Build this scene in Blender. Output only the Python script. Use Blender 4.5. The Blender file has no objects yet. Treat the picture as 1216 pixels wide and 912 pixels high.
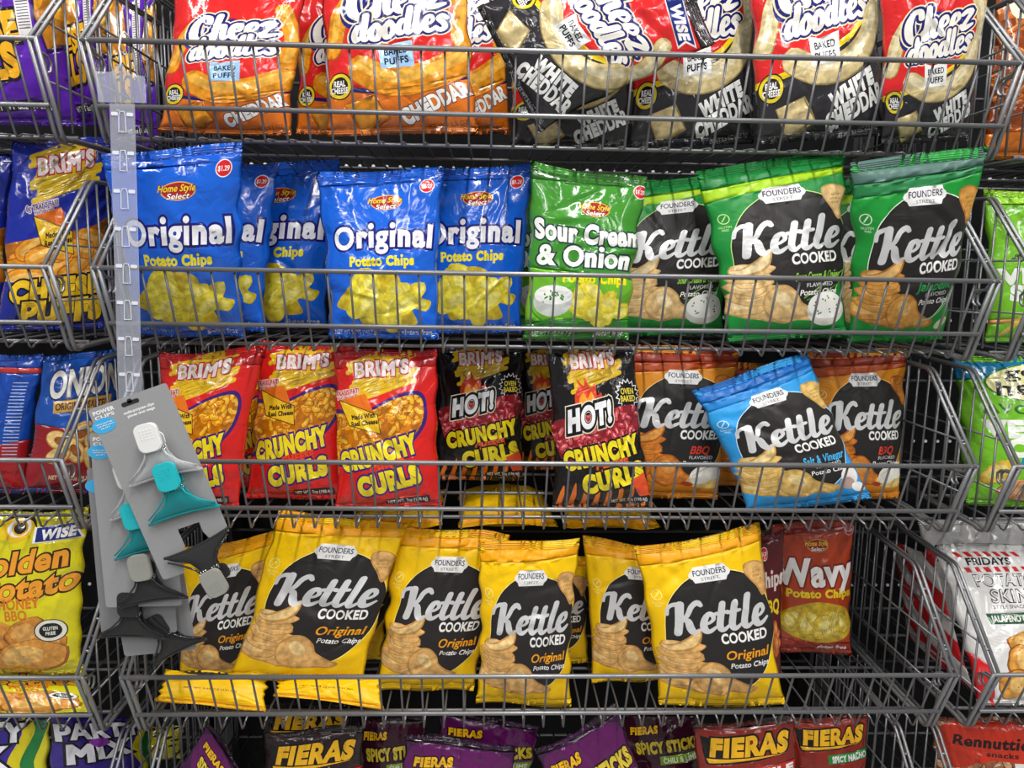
import bpy, math, random
import numpy as np
from mathutils import Vector, Matrix
from mathutils.geometry import delaunay_2d_cdt

SC = bpy.context.scene
COL = SC.collection
# ------------------------------------------------------------------ camera
IW, IH = 1216, 912
FPX, PITCH, YAW, ROLL = 880.0, 0.147, 0.0335, 0.0151
CAM = np.array([-0.0875, -1.0043, -0.2844])
_cy, _sy, _cp, _sp = math.cos(YAW), math.sin(YAW), math.cos(PITCH), math.sin(PITCH)
FW = np.array([_sy * _cp, _cy * _cp, -_sp])
_R0 = np.array([_cy, -_sy, 0.0])
_U0 = np.cross(_R0, FW)
RT = math.cos(ROLL) * _R0 + math.sin(ROLL) * _U0
UP = -math.sin(ROLL) * _R0 + math.cos(ROLL) * _U0
cd = bpy.data.cameras.new('camera')
cd.sensor_width = 36.0
cd.lens = FPX / IW * 36.0
cd.clip_start = 0.02
cam = bpy.data.objects.new('camera', cd)
COL.objects.link(cam)
cam.matrix_world = Matrix(((RT[0], UP[0], -FW[0], CAM[0]), (RT[1], UP[1], -FW[1], CAM[1]), (RT[2], UP[2], -FW[2], CAM[2]), (0, 0, 0, 1)))
SC.camera = cam
# ------------------------------------------------------------------ colour management
vs = SC.view_settings
SC.display_settings.display_device = 'sRGB'
vs.view_transform = 'Standard'
vs.look = 'None'
vs.gamma = 1.0
vs.use_curve_mapping = False
vs.exposure = 0.0
# ------------------------------------------------------------------ world: the even light of the shop around the aisle
wd = bpy.data.worlds.new('shop_light')
SC.world = wd
wd.use_nodes = True
wn = wd.node_tree
wn.nodes.clear()
wo = wn.nodes.new('ShaderNodeOutputWorld')
wb = wn.nodes.new('ShaderNodeBackground')
wg = wn.nodes.new('ShaderNodeTexGradient')
wr = wn.nodes.new('ShaderNodeValToRGB')
wt = wn.nodes.new('ShaderNodeTexCoord')
wm = wn.nodes.new('ShaderNodeMapping')
wm.inputs['Rotation'].default_value = (0, math.radians(90), 0)
wn.links.new(wt.outputs['Generated'], wm.inputs['Vector'])
wn.links.new(wm.outputs['Vector'], wg.inputs['Vector'])
wn.links.new(wg.outputs['Fac'], wr.inputs['Fac'])
wr.color_ramp.elements[0].color = (0.95, 0.97, 1.0, 1)
wr.color_ramp.elements[1].color = (0.16, 0.155, 0.15, 1)
wn.links.new(wr.outputs['Color'], wb.inputs['Color'])
wb.inputs['Strength'].default_value = 0.24
wn.links.new(wb.outputs['Background'], wo.inputs['Surface'])


def strip_light(x, y, z, sx, sy, power):
    ld = bpy.data.lights.new('ceiling_strip_light', 'AREA')
    ld.shape = 'RECTANGLE'
    ld.size, ld.size_y = sx, sy
    ld.energy = power
    ld.color = (1.0, 0.985, 0.96)
    lo = bpy.data.objects.new('ceiling_strip_light', ld)
    COL.objects.link(lo)
    lo.location = (x, y, z)


strip_light(0.05, -1.05, 1.45, 0.09, 1.7, 54)
strip_light(-1.75, -1.05, 1.45, 0.09, 1.7, 40)
strip_light(1.85, -1.05, 1.45, 0.09, 1.7, 40)
for lx in (-1.75, 0.05, 1.85):
    strip_light(lx, -3.3, 1.45, 0.09, 1.9, 34)


# ------------------------------------------------------------------ helpers
def ray(px, py):
    return FW + RT * (px - IW / 2) / FPX - UP * (py - IH / 2) / FPX


def at(px, py, y):
    d = ray(px, py)
    return CAM + d * (y - CAM[1]) / d[1]


def atz(px, py, z):
    d = ray(px, py)
    return CAM + d * (z - CAM[2]) / d[2]


def lin(h):
    if isinstance(h, str):
        h = h.lstrip('#')
        c = [int(h[i:i + 2], 16) / 255 for i in (0, 2, 4)]
    else:
        c = [v / 255 for v in h]
    return [v / 12.92 if v <= 0.04045 else ((v + 0.055) / 1.055) ** 2.4 for v in c]


def empty(name, loc, label, cat, group=None):
    o = bpy.data.objects.new(name, None)
    o.empty_display_size = 0.02
    COL.objects.link(o)
    o.location = loc
    tag(o, label, cat, group)
    return o


def tag(o, label, cat, group=None):
    o['label'] = label
    o['category'] = cat
    if group:
        o['group'] = group
    return o


def mesh_obj(name, V, F, mats, parent=None, smooth=True, mi=None):
    me = bpy.data.meshes.new(name)
    me.from_pydata([tuple(map(float, v)) for v in V], [], [tuple(int(i) for i in f) for f in F])
    for m in (mats if isinstance(mats, list) else [mats]):
        me.materials.append(m)
    if mi is not None:
        me.polygons.foreach_set('material_index', np.array(mi, dtype=np.int32))
    me.polygons.foreach_set('use_smooth', [smooth] * len(me.polygons))
    me.update()
    o = bpy.data.objects.new(name, me)
    COL.objects.link(o)
    if parent is not None:
        o.parent = parent
    return o


class MB:
    """collects tubes, boxes and sheets into one mesh"""

    def __init__(s):
        s.V, s.F, s.M = [], [], []

    def _add(s, V, F, m=0):
        b = len(s.V)
        s.V.extend([tuple(v) for v in V])
        s.F.extend([tuple(i + b for i in f) for f in F])
        s.M.extend([m] * len(F))

    def tube(s, pts, r, n=8, m=0, closed=False):
        P = np.array(pts, float)
        k = len(P)
        T = np.zeros_like(P)
        for i in range(k):
            a = P[(i - 1) % k] if (closed or i > 0) else P[i]
            b = P[(i + 1) % k] if (closed or i < k - 1) else P[i]
            t = b - a
            T[i] = t / (np.linalg.norm(t) + 1e-12)
        up = np.array([0.0, 0, 1]) if abs(T[0][2]) < 0.9 else np.array([1.0, 0, 0])
        nrm = np.cross(T[0], up)
        nrm /= np.linalg.norm(nrm)
        V = []
        for i in range(k):
            nrm = nrm - T[i] * (nrm @ T[i])
            nrm /= np.linalg.norm(nrm)
            bi = np.cross(T[i], nrm)
            rr = r[i] if hasattr(r, '__len__') else r
            for j in range(n):
                a = 2 * math.pi * j / n
                V.append(P[i] + rr * (math.cos(a) * nrm + math.sin(a) * bi))
        F = []
        for i in range(k if closed else k - 1):
            i2 = (i + 1) % k
            for j in range(n):
                j2 = (j + 1) % n
                F.append((i * n + j, i * n + j2, i2 * n + j2, i2 * n + j))
        if not closed:
            F.append(tuple(range(n - 1, -1, -1)))
            F.append(tuple(range((k - 1) * n, k * n)))
        s._add(V, F, m)

    def prism(s, outline, d0, d1, fr, m=0):
        """closed outline (2-D) extruded between depths d0 and d1 in frame fr (origin, ax, ay, az)"""
        o, ax, ay, az = fr
        n = len(outline)
        V = [o + ax * p[0] + ay * p[1] + az * d for d in (d0, d1) for p in outline]
        F = [tuple(range(n - 1, -1, -1)), tuple(range(n, 2 * n))]
        F += [(i, (i + 1) % n, n + (i + 1) % n, n + i) for i in range(n)]
        s._add(V, F, m)

    def box(s, lo, hi, m=0):
        x0, y0, z0 = lo
        x1, y1, z1 = hi
        V = [(x0, y0, z0), (x1, y0, z0), (x1, y1, z0), (x0, y1, z0), (x0, y0, z1), (x1, y0, z1), (x1, y1, z1), (x0, y1, z1)]
        s._add(V, [(0, 3, 2, 1), (4, 5, 6, 7), (0, 1, 5, 4), (1, 2, 6, 5), (2, 3, 7, 6), (3, 0, 4, 7)], m)

    def build(s, name, mats, parent=None, smooth=True):
        return mesh_obj(name, s.V, s.F, mats, parent, smooth, s.M if isinstance(mats, list) else None)


# ------------------------------------------------------------------ materials
def mat(name, col=(0.5, 0.5, 0.5), rough=0.5, metal=0.0, spec=0.5, trans=0.0, alpha=1.0, coat=0.0, noise=0.0, nscale=40.0):
    m = bpy.data.materials.new(name)
    m.use_nodes = True
    nt = m.node_tree
    b = nt.nodes['Principled BSDF']
    b.inputs['Base Color'].default_value = (*col, 1)
    b.inputs['Roughness'].default_value = rough
    b.inputs['Metallic'].default_value = metal
    b.inputs['Specular IOR Level'].default_value = spec
    b.inputs['Transmission Weight'].default_value = trans
    b.inputs['Alpha'].default_value = alpha
    b.inputs['Coat Weight'].default_value = coat
    if noise:
        tc = nt.nodes.new('ShaderNodeTexCoord')
        nz = nt.nodes.new('ShaderNodeTexNoise')
        nz.inputs['Scale'].default_value = nscale
        nz.inputs['Detail'].default_value = 4
        nt.links.new(tc.outputs['Object'], nz.inputs['Vector'])
        mr = nt.nodes.new('ShaderNodeMapRange')
        mr.inputs['To Min'].default_value = 1 - noise
        mr.inputs['To Max'].default_value = 1 + noise
        nt.links.new(nz.outputs['Fac'], mr.inputs['Value'])
        mx = nt.nodes.new('ShaderNodeMix')
        mx.data_type = 'RGBA'
        mx.blend_type = 'MULTIPLY'
        mx.inputs['Factor'].default_value = 1
        mx.inputs['A'].default_value = (*col, 1)
        nt.links.new(mr.outputs['Result'], mx.inputs['B'])
        nt.links.new(mx.outputs['Result'], b.inputs['Base Color'])
    return m


def film_material(name, crimp=False, rough=0.17, spec=0.5):
    """printed, glossy, slightly crumpled bag film; print colours come from the print itself"""
    m = bpy.data.materials.new(name)
    m.use_nodes = True
    nt = m.node_tree
    N, L = nt.nodes, nt.links
    b = N['Principled BSDF']
    at_ = N.new('ShaderNodeAttribute')
    at_.attribute_name = 'print'
    uv = N.new('ShaderNodeUVMap')
    uv.uv_map = 'UVMap'
    # mottled look of the printed food pictures (print code 0.5), none elsewhere
    nz = N.new('ShaderNodeTexNoise')
    nz.inputs['Scale'].default_value = 90
    nz.inputs['Detail'].default_value = 5
    L.new(uv.outputs['UV'], nz.inputs['Vector'])
    mr = N.new('ShaderNodeMapRange')
    mr.inputs['From Min'].default_value = 0.3
    mr.inputs['From Max'].default_value = 0.7
    mr.inputs['To Min'].default_value = 0.62
    mr.inputs['To Max'].default_value = 1.22
    L.new(nz.outputs['Fac'], mr.inputs['Value'])
    isf = N.new('ShaderNodeMath')
    isf.operation = 'COMPARE'
    isf.inputs[1].default_value = 0.5
    isf.inputs[2].default_value = 0.1
    L.new(at_.outputs['Alpha'], isf.inputs[0])
    mx = N.new('ShaderNodeMix')
    mx.data_type = 'RGBA'
    mx.blend_type = 'MULTIPLY'
    L.new(isf.outputs[0], mx.inputs['Factor'])
    L.new(at_.outputs['Color'], mx.inputs['A'])
    L.new(mr.outputs['Result'], mx.inputs['B'])
    L.new(mx.outputs['Result'], b.inputs['Base Color'])
    # foil lettering (print code 0.25)
    ism = N.new('ShaderNodeMath')
    ism.operation = 'COMPARE'
    ism.inputs[1].default_value = 0.25
    ism.inputs[2].default_value = 0.1
    L.new(at_.outputs['Alpha'], ism.inputs[0])
    mm = N.new('ShaderNodeMath')
    mm.operation = 'MULTIPLY'
    mm.inputs[1].default_value = 0.35
    L.new(ism.outputs[0], mm.inputs[0])
    L.new(mm.outputs[0], b.inputs['Metallic'])
    b.inputs['Roughness'].default_value = rough
    b.inputs['Specular IOR Level'].default_value = spec
    if rough < 0.3:
        b.inputs['Coat Weight'].default_value = 0.45
        b.inputs['Coat Roughness'].default_value = 0.07
    # crumple
    n2 = N.new('ShaderNodeTexNoise')
    n2.inputs['Scale'].default_value = 16
    n2.inputs['Detail'].default_value = 3
    n2.inputs['Distortion'].default_value = 1.2
    L.new(uv.outputs['UV'], n2.inputs['Vector'])
    vo = N.new('ShaderNodeTexVoronoi')
    vo.feature = 'F1'
    vo.inputs['Scale'].default_value = 14
    mxv = N.new('ShaderNodeVectorMath')
    mxv.operation = 'MULTIPLY_ADD'
    mxv.inputs[1].default_value = (0.06, 0.06, 0.06)
    L.new(n2.outputs['Color'], mxv.inputs[0])
    L.new(uv.outputs['UV'], mxv.inputs[2])
    L.new(mxv.outputs[0], vo.inputs['Vector'])
    ad = N.new('ShaderNodeMath')
    ad.operation = 'MULTIPLY_ADD'
    ad.inputs[1].default_value = 0.9
    L.new(vo.outputs['Distance'], ad.inputs[0])
    L.new(n2.outputs['Fac'], ad.inputs[2])
    bp = N.new('ShaderNodeBump')
    bp.inputs['Strength'].default_value = 0.32
    bp.inputs['Distance'].default_value = 0.006
    L.new(ad.outputs[0], bp.inputs['Height'])
    # sharp little folds
    v2 = N.new('ShaderNodeTexVoronoi')
    v2.feature = 'DISTANCE_TO_EDGE'
    v2.inputs['Scale'].default_value = 11
    L.new(mxv.outputs[0], v2.inputs['Vector'])
    m2 = N.new('ShaderNodeMapRange')
    m2.inputs['From Max'].default_value = 0.16
    L.new(v2.outputs['Distance'], m2.inputs['Value'])
    b3 = N.new('ShaderNodeBump')
    b3.inputs['Strength'].default_value = 0.30 if rough < 0.3 else 0.14
    b3.inputs['Distance'].default_value = 0.0035
    L.new(m2.outputs['Result'], b3.inputs['Height'])
    L.new(bp.outputs['Normal'], b3.inputs['Normal'])
    bp = b3
    last = bp
    if crimp:
        wv = N.new('ShaderNodeTexWave')
        wv.wave_type = 'BANDS'
        wv.bands_direction = 'Y'
        wv.inputs['Scale'].default_value = 110
        L.new(uv.outputs['UV'], wv.inputs['Vector'])
        b2 = N.new('ShaderNodeBump')
        b2.inputs['Strength'].default_value = 0.6
        b2.inputs['Distance'].default_value = 0.0012
        L.new(wv.outputs['Fac'], b2.inputs['Height'])
        L.new(bp.outputs['Normal'], b2.inputs['Normal'])
        last = b2
    L.new(last.outputs['Normal'], b.inputs['Normal'])
    return m


M_FILM = film_material('printed_bag_film')
M_SEAL = film_material('crimped_bag_seal', True)
M_MATTE = film_material('matte_printed_bag_film', False, 0.36, 0.32)
M_MSEAL = film_material('matte_crimped_bag_seal', True, 0.36, 0.32)
M_WIRE = mat('grey_zinc_wire', (0.20, 0.20, 0.21), 0.38, 0.65, noise=0.12, nscale=30)
M_RAIL = mat('grey_zinc_rail', (0.28, 0.28, 0.29), 0.38, 0.68, noise=0.12, nscale=25)
M_WALL = mat('black_pegboard', (0.006, 0.006, 0.007), 0.7, spec=0.15, noise=0.3)
M_HOLE_LIGHT = mat('painted_peg_hole_light', (0.9, 0.9, 0.88), 0.5)  # white colour stands in for light coming through the pegboard
M_POST = mat('dark_gondola_upright', (0.03, 0.03, 0.034), 0.45, 0.2, noise=0.2)
M_CARD = mat('grey_printed_card', (0.30, 0.30, 0.305), 0.42, noise=0.06, nscale=200)
M_CARDBACK = mat('grey_card_back', (0.22, 0.22, 0.225), 0.6, noise=0.06, nscale=200)
M_BLUE = mat('card_blue_print', lin('3FA9E0'), 0.4, noise=0.04)
M_WHITEP = mat('white_print', (0.82, 0.82, 0.82), 0.4, noise=0.03)
M_DARKP = mat('dark_print', (0.02, 0.02, 0.022), 0.4, noise=0.05)
M_WGRIP = mat('white_plastic', (0.78, 0.78, 0.77), 0.35, noise=0.03)
M_TGRIP = mat('teal_plastic', lin('22B5BE'), 0.32, noise=0.04)
M_GGRIP = mat('warm_grey_plastic', (0.30, 0.30, 0.27), 0.4, noise=0.04)
M_STEEL = mat('spring_steel', (0.62, 0.62, 0.62), 0.25, 1.0, noise=0.05)
M_HOOK = mat('white_hook_plastic', (0.8, 0.8, 0.8), 0.4, noise=0.03)


def clear_mat(name, col, body, rough=0.12):
    """thin clear plastic: mostly lets light through, with a tint and a glossy skin"""
    m = bpy.data.materials.new(name)
    m.use_nodes = True
    nt = m.node_tree
    b = nt.nodes['Principled BSDF']
    b.inputs['Base Color'].default_value = (*col, 1)
    b.inputs['Roughness'].default_value = rough
    tr = nt.nodes.new('ShaderNodeBsdfTransparent')
    tr.inputs['Color'].default_value = (*[0.55 + 0.45 * c for c in col], 1)
    mx = nt.nodes.new('ShaderNodeMixShader')
    fr = nt.nodes.new('ShaderNodeFresnel')
    fr.inputs['IOR'].default_value = 1.5
    ad = nt.nodes.new('ShaderNodeMath')
    ad.operation = 'ADD'
    ad.use_clamp = True
    ad.inputs[1].default_value = body
    nt.links.new(fr.outputs[0], ad.inputs[0])
    nt.links.new(ad.outputs[0], mx.inputs['Fac'])
    nt.links.new(tr.outputs[0], mx.inputs[1])
    nt.links.new(b.outputs[0], mx.inputs[2])
    nt.links.new(mx.outputs[0], nt.nodes['Material Output'].inputs['Surface'])
    return m


M_STRIP = clear_mat('clear_strip_plastic', (0.80, 0.83, 0.93), 0.15)
M_EMBOSS = clear_mat('frosted_clear_plastic', (0.92, 0.94, 1.0), 0.6)
M_CJAW = clear_mat('clear_clip_plastic', (0.82, 0.83, 0.84), 0.35)
M_TJAW = clear_mat('teal_clip_plastic', lin('35C0C6'), 0.38)
M_KJAW = clear_mat('smoke_clip_plastic', (0.035, 0.035, 0.036), 0.72)


# ------------------------------------------------------------------ lettering
_tmp = bpy.data.curves.new('glyph', 'FONT')
_tmpo = bpy.data.objects.new('glyph', _tmp)
COL.objects.link(_tmpo)
_GL = {}


def _splines(body):
    _tmp.body = body
    dg = bpy.context.evaluated_depsgraph_get()
    _tmpo.update_tag()
    dg.update()
    c = _tmpo.to_curve(dg)
    out = []
    for sp in c.splines:
        bp = sp.bezier_points
        n = len(bp)
        pts = []
        for i in range(n):
            a, b = bp[i], bp[(i + 1) % n]
            p0, p1, p2, p3 = [np.array(q[:2]) for q in (a.co, a.handle_right, b.handle_left, b.co)]
            ch = p3 - p0
            ln = np.linalg.norm(ch) + 1e-9
            dev = max(abs(ch[0] * (q - p0)[1] - ch[1] * (q - p0)[0]) / ln for q in (p1, p2))
            k = 1 if dev < 0.004 else (3 if dev < 0.06 else 5)
            for j in range(k):
                t = j / k
                pts.append((1 - t) ** 3 * p0 + 3 * t * (1 - t) ** 2 * p1 + 3 * t * t * (1 - t) * p2 + t ** 3 * p3)
        out.append(np.array(pts))
    _tmpo.to_curve_clear()
    return out


def area(P):
    x, y = P[:, 0], P[:, 1]
    return 0.5 * np.sum(x * np.roll(y, -1) - np.roll(x, -1) * y)


def wind(P, contours):
    w = np.zeros(len(P), int)
    for c in contours:
        x0, y0 = c[:, 0], c[:, 1]
        x1, y1 = np.roll(x0, -1), np.roll(y0, -1)
        px, py = P[:, :1], P[:, 1:2]
        crs = (x1 - x0) * (py - y0) - (px - x0) * (y1 - y0)
        w += ((y0 <= py) & (y1 > py) & (crs > 0)).sum(1) - ((y0 > py) & (y1 <= py) & (crs < 0)).sum(1)
    return w


_BAR = None


def glyph(ch):
    global _BAR
    if ch in _GL:
        return _GL[ch]
    if _BAR is None:
        b = _splines('||')
        xs = sorted(q[:, 0].min() for q in b)
        _BAR = (xs[0], xs[1] - xs[0])
    sp = _splines(ch + '|')
    k = int(np.argmax([q[:, 0].max() for q in sp]))
    adv = sp[k][:, 0].min() - _BAR[0]
    sp = [q for i, q in enumerate(sp) if i != k]
    res = []
    for i, q in enumerate(sp):
        inside = any(j != i and abs(wind(q[:1], [r])[0]) > 0 for j, r in enumerate(sp))
        want = -1 if inside else 1
        res.append(q if area(q) * want > 0 else q[::-1])
    _GL[ch] = (res, adv)
    return _GL[ch]


def offset(P, w):
    if w == 0:
        return P
    a, b = np.roll(P, 1, 0), np.roll(P, -1, 0)
    d0, d1 = P - a, b - P
    d0 /= (np.linalg.norm(d0, axis=1, keepdims=True) + 1e-9)
    d1 /= (np.linalg.norm(d1, axis=1, keepdims=True) + 1e-9)
    n0 = np.stack([d0[:, 1], -d0[:, 0]], 1)
    n1 = np.stack([d1[:, 1], -d1[:, 0]], 1)
    n = n0 + n1
    den = np.maximum((n * n).sum(1, keepdims=True) / 2, 0.35)
    return P + n / den * w


def smooth_curve(pts, per=5, closed=False):
    P = np.array(pts, float)
    n = len(P)
    if n < 3 and not closed:
        return P
    out = []
    for i in range(n if closed else n - 1):
        if closed:
            p0, p1, p2, p3 = P[(i - 1) % n], P[i], P[(i + 1) % n], P[(i + 2) % n]
        else:
            p0, p1, p2, p3 = P[max(i - 1, 0)], P[i], P[i + 1], P[min(i + 2, n - 1)]
        for j in range(per):
            t = j / per
            out.append(0.5 * (2 * p1 + (p2 - p0) * t + (2 * p0 - 5 * p1 + 4 * p2 - p3) * t * t + (3 * p1 - p0 - 3 * p2 + p3) * t ** 3))
    if not closed:
        out.append(P[-1])
    return np.array(out)


def stroke_poly(pts, w, extra=0.0, per=5):
    """outline of a brush stroke with round ends; w is one width or one per point"""
    P = np.array(pts, float)
    ww = np.full(len(P), w, float) if not hasattr(w, '__len__') else np.interp(np.linspace(0, 1, len(P)), np.linspace(0, 1, len(w)), w)
    Q = smooth_curve(np.column_stack([P, ww]), per)
    C, r = Q[:, :2], Q[:, 2] / 2 + extra
    T = np.gradient(C, axis=0)
    T /= (np.linalg.norm(T, axis=1, keepdims=True) + 1e-9)
    Nn = np.stack([-T[:, 1], T[:, 0]], 1)
    Lp, Rp = C + Nn * r[:, None], C - Nn * r[:, None]
    cap = []
    a0 = math.atan2(Nn[-1][1], Nn[-1][0])
    for k in range(1, 5):
        a = a0 - math.pi * k / 5
        cap.append(C[-1] + r[-1] * np.array([math.cos(a), math.sin(a)]))
    cap2 = []
    a0 = math.atan2(-Nn[0][1], -Nn[0][0])
    for k in range(1, 5):
        a = a0 - math.pi * k / 5
        cap2.append(C[0] + r[0] * np.array([math.cos(a), math.sin(a)]))
    q = np.vstack([Lp, cap, Rp[::-1], cap2])
    return q[::-1]


# brush script letters: strokes of (points, widths); baseline 0, ascender 1
SCRIPT = {
    'K': (.70, [([(.17, .99), (.17, .5), (.15, .01)], [.20, .19, .18]), ([(-.13, .66), (-.11, .88), (.02, .99), (.17, .97)], [.07, .08, .12, .16]),
                ([(.20, .42), (.36, .60), (.46, .88), (.60, 1.0), (.70, .90)], [.10, .11, .13, .15, .09]), ([(.22, .46), (.38, .42), (.46, .16), (.56, .02), (.70, .10)], [.10, .15, .18, .15, .06])]),
    'e': (.40, [([(.07, .28), (.22, .30), (.33, .42), (.27, .58), (.14, .52), (.08, .26), (.14, .06), (.26, .03), (.42, .16)], [.06, .07, .09, .11, .15, .17, .16, .12, .06])]),
    't': (.32, [([(.15, .88), (.12, .5), (.10, .18), (.16, .04), (.24, .05), (.35, .16)], [.15, .16, .16, .14, .10, .06]), ([(-.02, .57), (.28, .60)], .09)]),
    'l': (.31, [([(.18, 1.0), (.13, .5), (.10, .18), (.16, .04), (.24, .05), (.35, .16)], [.16, .16, .16, .14, .10, .06])]),
    'C': (.58, [([(.50, .76), (.46, .96), (.28, .98), (.08, .66), (.10, .24), (.28, .03), (.48, .12), (.60, .30)], [.16, .16, .16, .24, .24, .18, .13, .08])]),
    'h': (.48, [([(.17, 1.0), (.12, .5), (.09, .04)], .19), ([(.12, .30), (.22, .52), (.34, .52), (.33, .22), (.38, .04), (.52, .14)], [.08, .12, .17, .17, .14, .07])]),
    'z': (.44, [([(.05, .50), (.20, .57), (.37, .54), (.22, .30), (.07, .06), (.22, .05), (.44, .12)], [.12, .15, .15, .12, .14, .15, .08])]),
    'd': (.50, [([(.33, .48), (.20, .56), (.08, .30), (.15, .05), (.31, .16)], [.13, .15, .18, .15, .10]), ([(.44, 1.0), (.38, .5), (.35, .16), (.42, .03), (.53, .14)], [.17, .18, .17, .13, .07])]),
    'o': (.42, [([(.22, .56), (.08, .36), (.12, .06), (.28, .04), (.36, .30), (.28, .54), (.20, .56)], [.14, .17, .15, .14, .17, .14, .14])]),
    's': (.36, [([(.34, .48), (.22, .58), (.10, .46), (.24, .30), (.30, .12), (.16, .02), (.02, .12)], [.13, .14, .14, .16, .15, .14, .12])]),
}


class Art:
    """flat printed design, 100 wide and H tall (y down); later shapes cover earlier ones"""

    def __init__(s, H, base):
        s.H = float(H)
        s.items = []
        s.base = lin(base)
        s.back = s.base

    def add(s, contours, col, code=1.0, clip=None):
        cs = [np.asarray(c, float) for c in contours]
        s.items.append((cs, lin(col) if not isinstance(col, list) else col, code, clip))
        return cs

    def poly(s, pts, col, code=1.0, clip=None):
        P = np.array(pts, float)
        return s.add([P if area(P) > 0 else P[::-1]], col, code, clip)

    def blob(s, pts, col, code=1.0, clip=None, per=6):
        return s.poly(smooth_curve(pts, per, True), col, code, clip)

    def ell(s, cx, cy, rx, ry, col, rot=0, code=1.0, n=28, clip=None):
        t = np.linspace(0, 2 * math.pi, n, endpoint=False)
        c, q = math.cos(math.radians(rot)), math.sin(math.radians(rot))
        x, y = rx * np.cos(t), ry * np.sin(t)
        return s.poly(np.stack([cx + x * c - y * q, cy + x * q + y * c], 1), col, code, clip)

    def line(s, pts, w, col, code=1.0, clip=None, per=5):
        return s.add([stroke_poly(pts, w, 0, per)], col, code, clip)

    def _place(s, glyphs, width, x, y, em, shear, sx, rot, arc, align, fit):
        """glyphs: contours in em units (y up) -> function to art coordinates"""
        if fit:
            sx = fit / (width * em)
        tot = width * em * sx
        x0 = {'c': -tot / 2, 'l': 0, 'r': -tot}[align]
        c, q = math.cos(math.radians(rot)), math.sin(math.radians(rot))

        def f(P):
            X = P[:, 0] * em * sx + P[:, 1] * em * shear + x0
            Y = -P[:, 1] * em
            if arc:
                t = (X - x0 - tot / 2) / (tot / 2 + 1e-9)
                Y = Y + arc * (t * t - 0.33)
            return np.stack([x + X * c - Y * q, y + X * q + Y * c], 1)

        return f, sx

    def text(s, body, x, y, cap, col, bold=0.0, out=(), shear=0.0, sx=1.0, rot=0, arc=0, align='c', fit=None, track=0.0, jit=0.0, seed=1, code=1.0, clip=None, shadow=None):
        """cap = capital height; bold/outline widths in em; (x, y) = middle of the capitals"""
        em = cap / 0.70
        rng = random.Random(seed)
        pen = 0.0
        G = []
        for ch in body:
            cs, adv = glyph(ch)
            j = rng.uniform(-jit, jit)
            k = math.sin(rng.uniform(-jit, jit) * 1.6)
            if cs:
                out_ = []
                for q in cs:
                    q = q.copy()
                    if ch in 'ij' and len(cs) > 1 and q[:, 1].min() > .5:
                        q[:, 1] += bold * 1.7
                    q[:, 1] += j
                    q[:, 0] += q[:, 1] * k
                    q[:, 0] += pen
                    out_.append(q)
                G.append(out_)
            pen += adv + track + bold * 1.2
        width = max(pen - track, 1e-6)
        r = math.radians(rot)
        cx, cy = x - math.sin(r) * cap / 2, y + math.cos(r) * cap / 2
        f, sx = s._place(G, width, cx, cy, em, shear, sx, rot, arc, align, fit)

        def layer(w, c, dx=0, dy=0, cd=1.0):
            cs = []
            for g in G:
                for q in g:
                    p = f(offset(q, w * (.38 if area(q) < 0 else 1)))[::-1] + np.array([dx, dy])
                    cs.append(p)
            s.add(cs, c, cd, clip)

        if shadow:
            c, dx, dy, w = shadow
            layer(bold + w, c, dx, dy)
        for w, c in out:
            layer(bold + w, c)
        layer(bold, col, cd=code)

    def script(s, body, x, y, cap, col, out=(), shear=0.2, rot=0, fit=None, align='c', heavy=0.0, code=1.0, arc=0):
        """brush script of the letters in SCRIPT; (x, y) = middle of the ascender height"""
        pen = 0.0
        S = []
        for ch in body:
            adv, st = SCRIPT[ch]
            for pts, w in st:
                S.append((np.array(pts) + np.array([pen, 0]), w))
            pen += adv
        r = math.radians(rot)
        cx, cy = x - math.sin(r) * cap / 2, y + math.cos(r) * cap / 2
        f, sx = s._place(None, pen, cx, cy, cap, shear, 1.0, rot, arc, align, fit)
        for w, c, cd in [(a, b, 1.0) for a, b in out] + [(0.0, col, code)]:
            s.add([f(stroke_poly(p, ww, heavy + w, 4))[::-1] for p, ww in S], c, cd)

    # ---- printed food
    def chip(s, cx, cy, rx, ry, rot, seed, pal=('E9B24A', 'B97A24', 'F4CE7C'), clip=None, specks=4):
        rng = random.Random(seed)
        ph = [rng.uniform(0, 6.28) for _ in range(4)]
        t = np.linspace(0, 2 * math.pi, 26, endpoint=False)
        rr = 1 + .09 * np.sin(2 * t + ph[0]) + .06 * np.sin(3 * t + ph[1]) + .035 * np.sin(7 * t + ph[2])
        c, q = math.cos(math.radians(rot)), math.sin(math.radians(rot))

        def tr(k, dx=0, dy=0):
            X, Y = (rx * k * rr * np.cos(t)) + dx, (ry * k * rr * np.sin(t)) + dy
            return np.stack([cx + X * c - Y * q, cy + X * q + Y * c], 1)

        s.poly(tr(1.0), pal[1], 0.5, clip)
        s.poly(tr(.93, 0, -ry * .05), pal[0], 0.5, clip)
        s.poly(tr(.55, -rx * .14, -ry * .2), pal[2], 0.5, clip)
        for _ in range(specks):
            a, d = rng.uniform(0, 6.28), rng.uniform(.1, .8)
            s.ell(cx + rx * d * math.cos(a), cy + ry * d * math.sin(a), .6, .5, pal[1], n=6, clip=clip)

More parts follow.
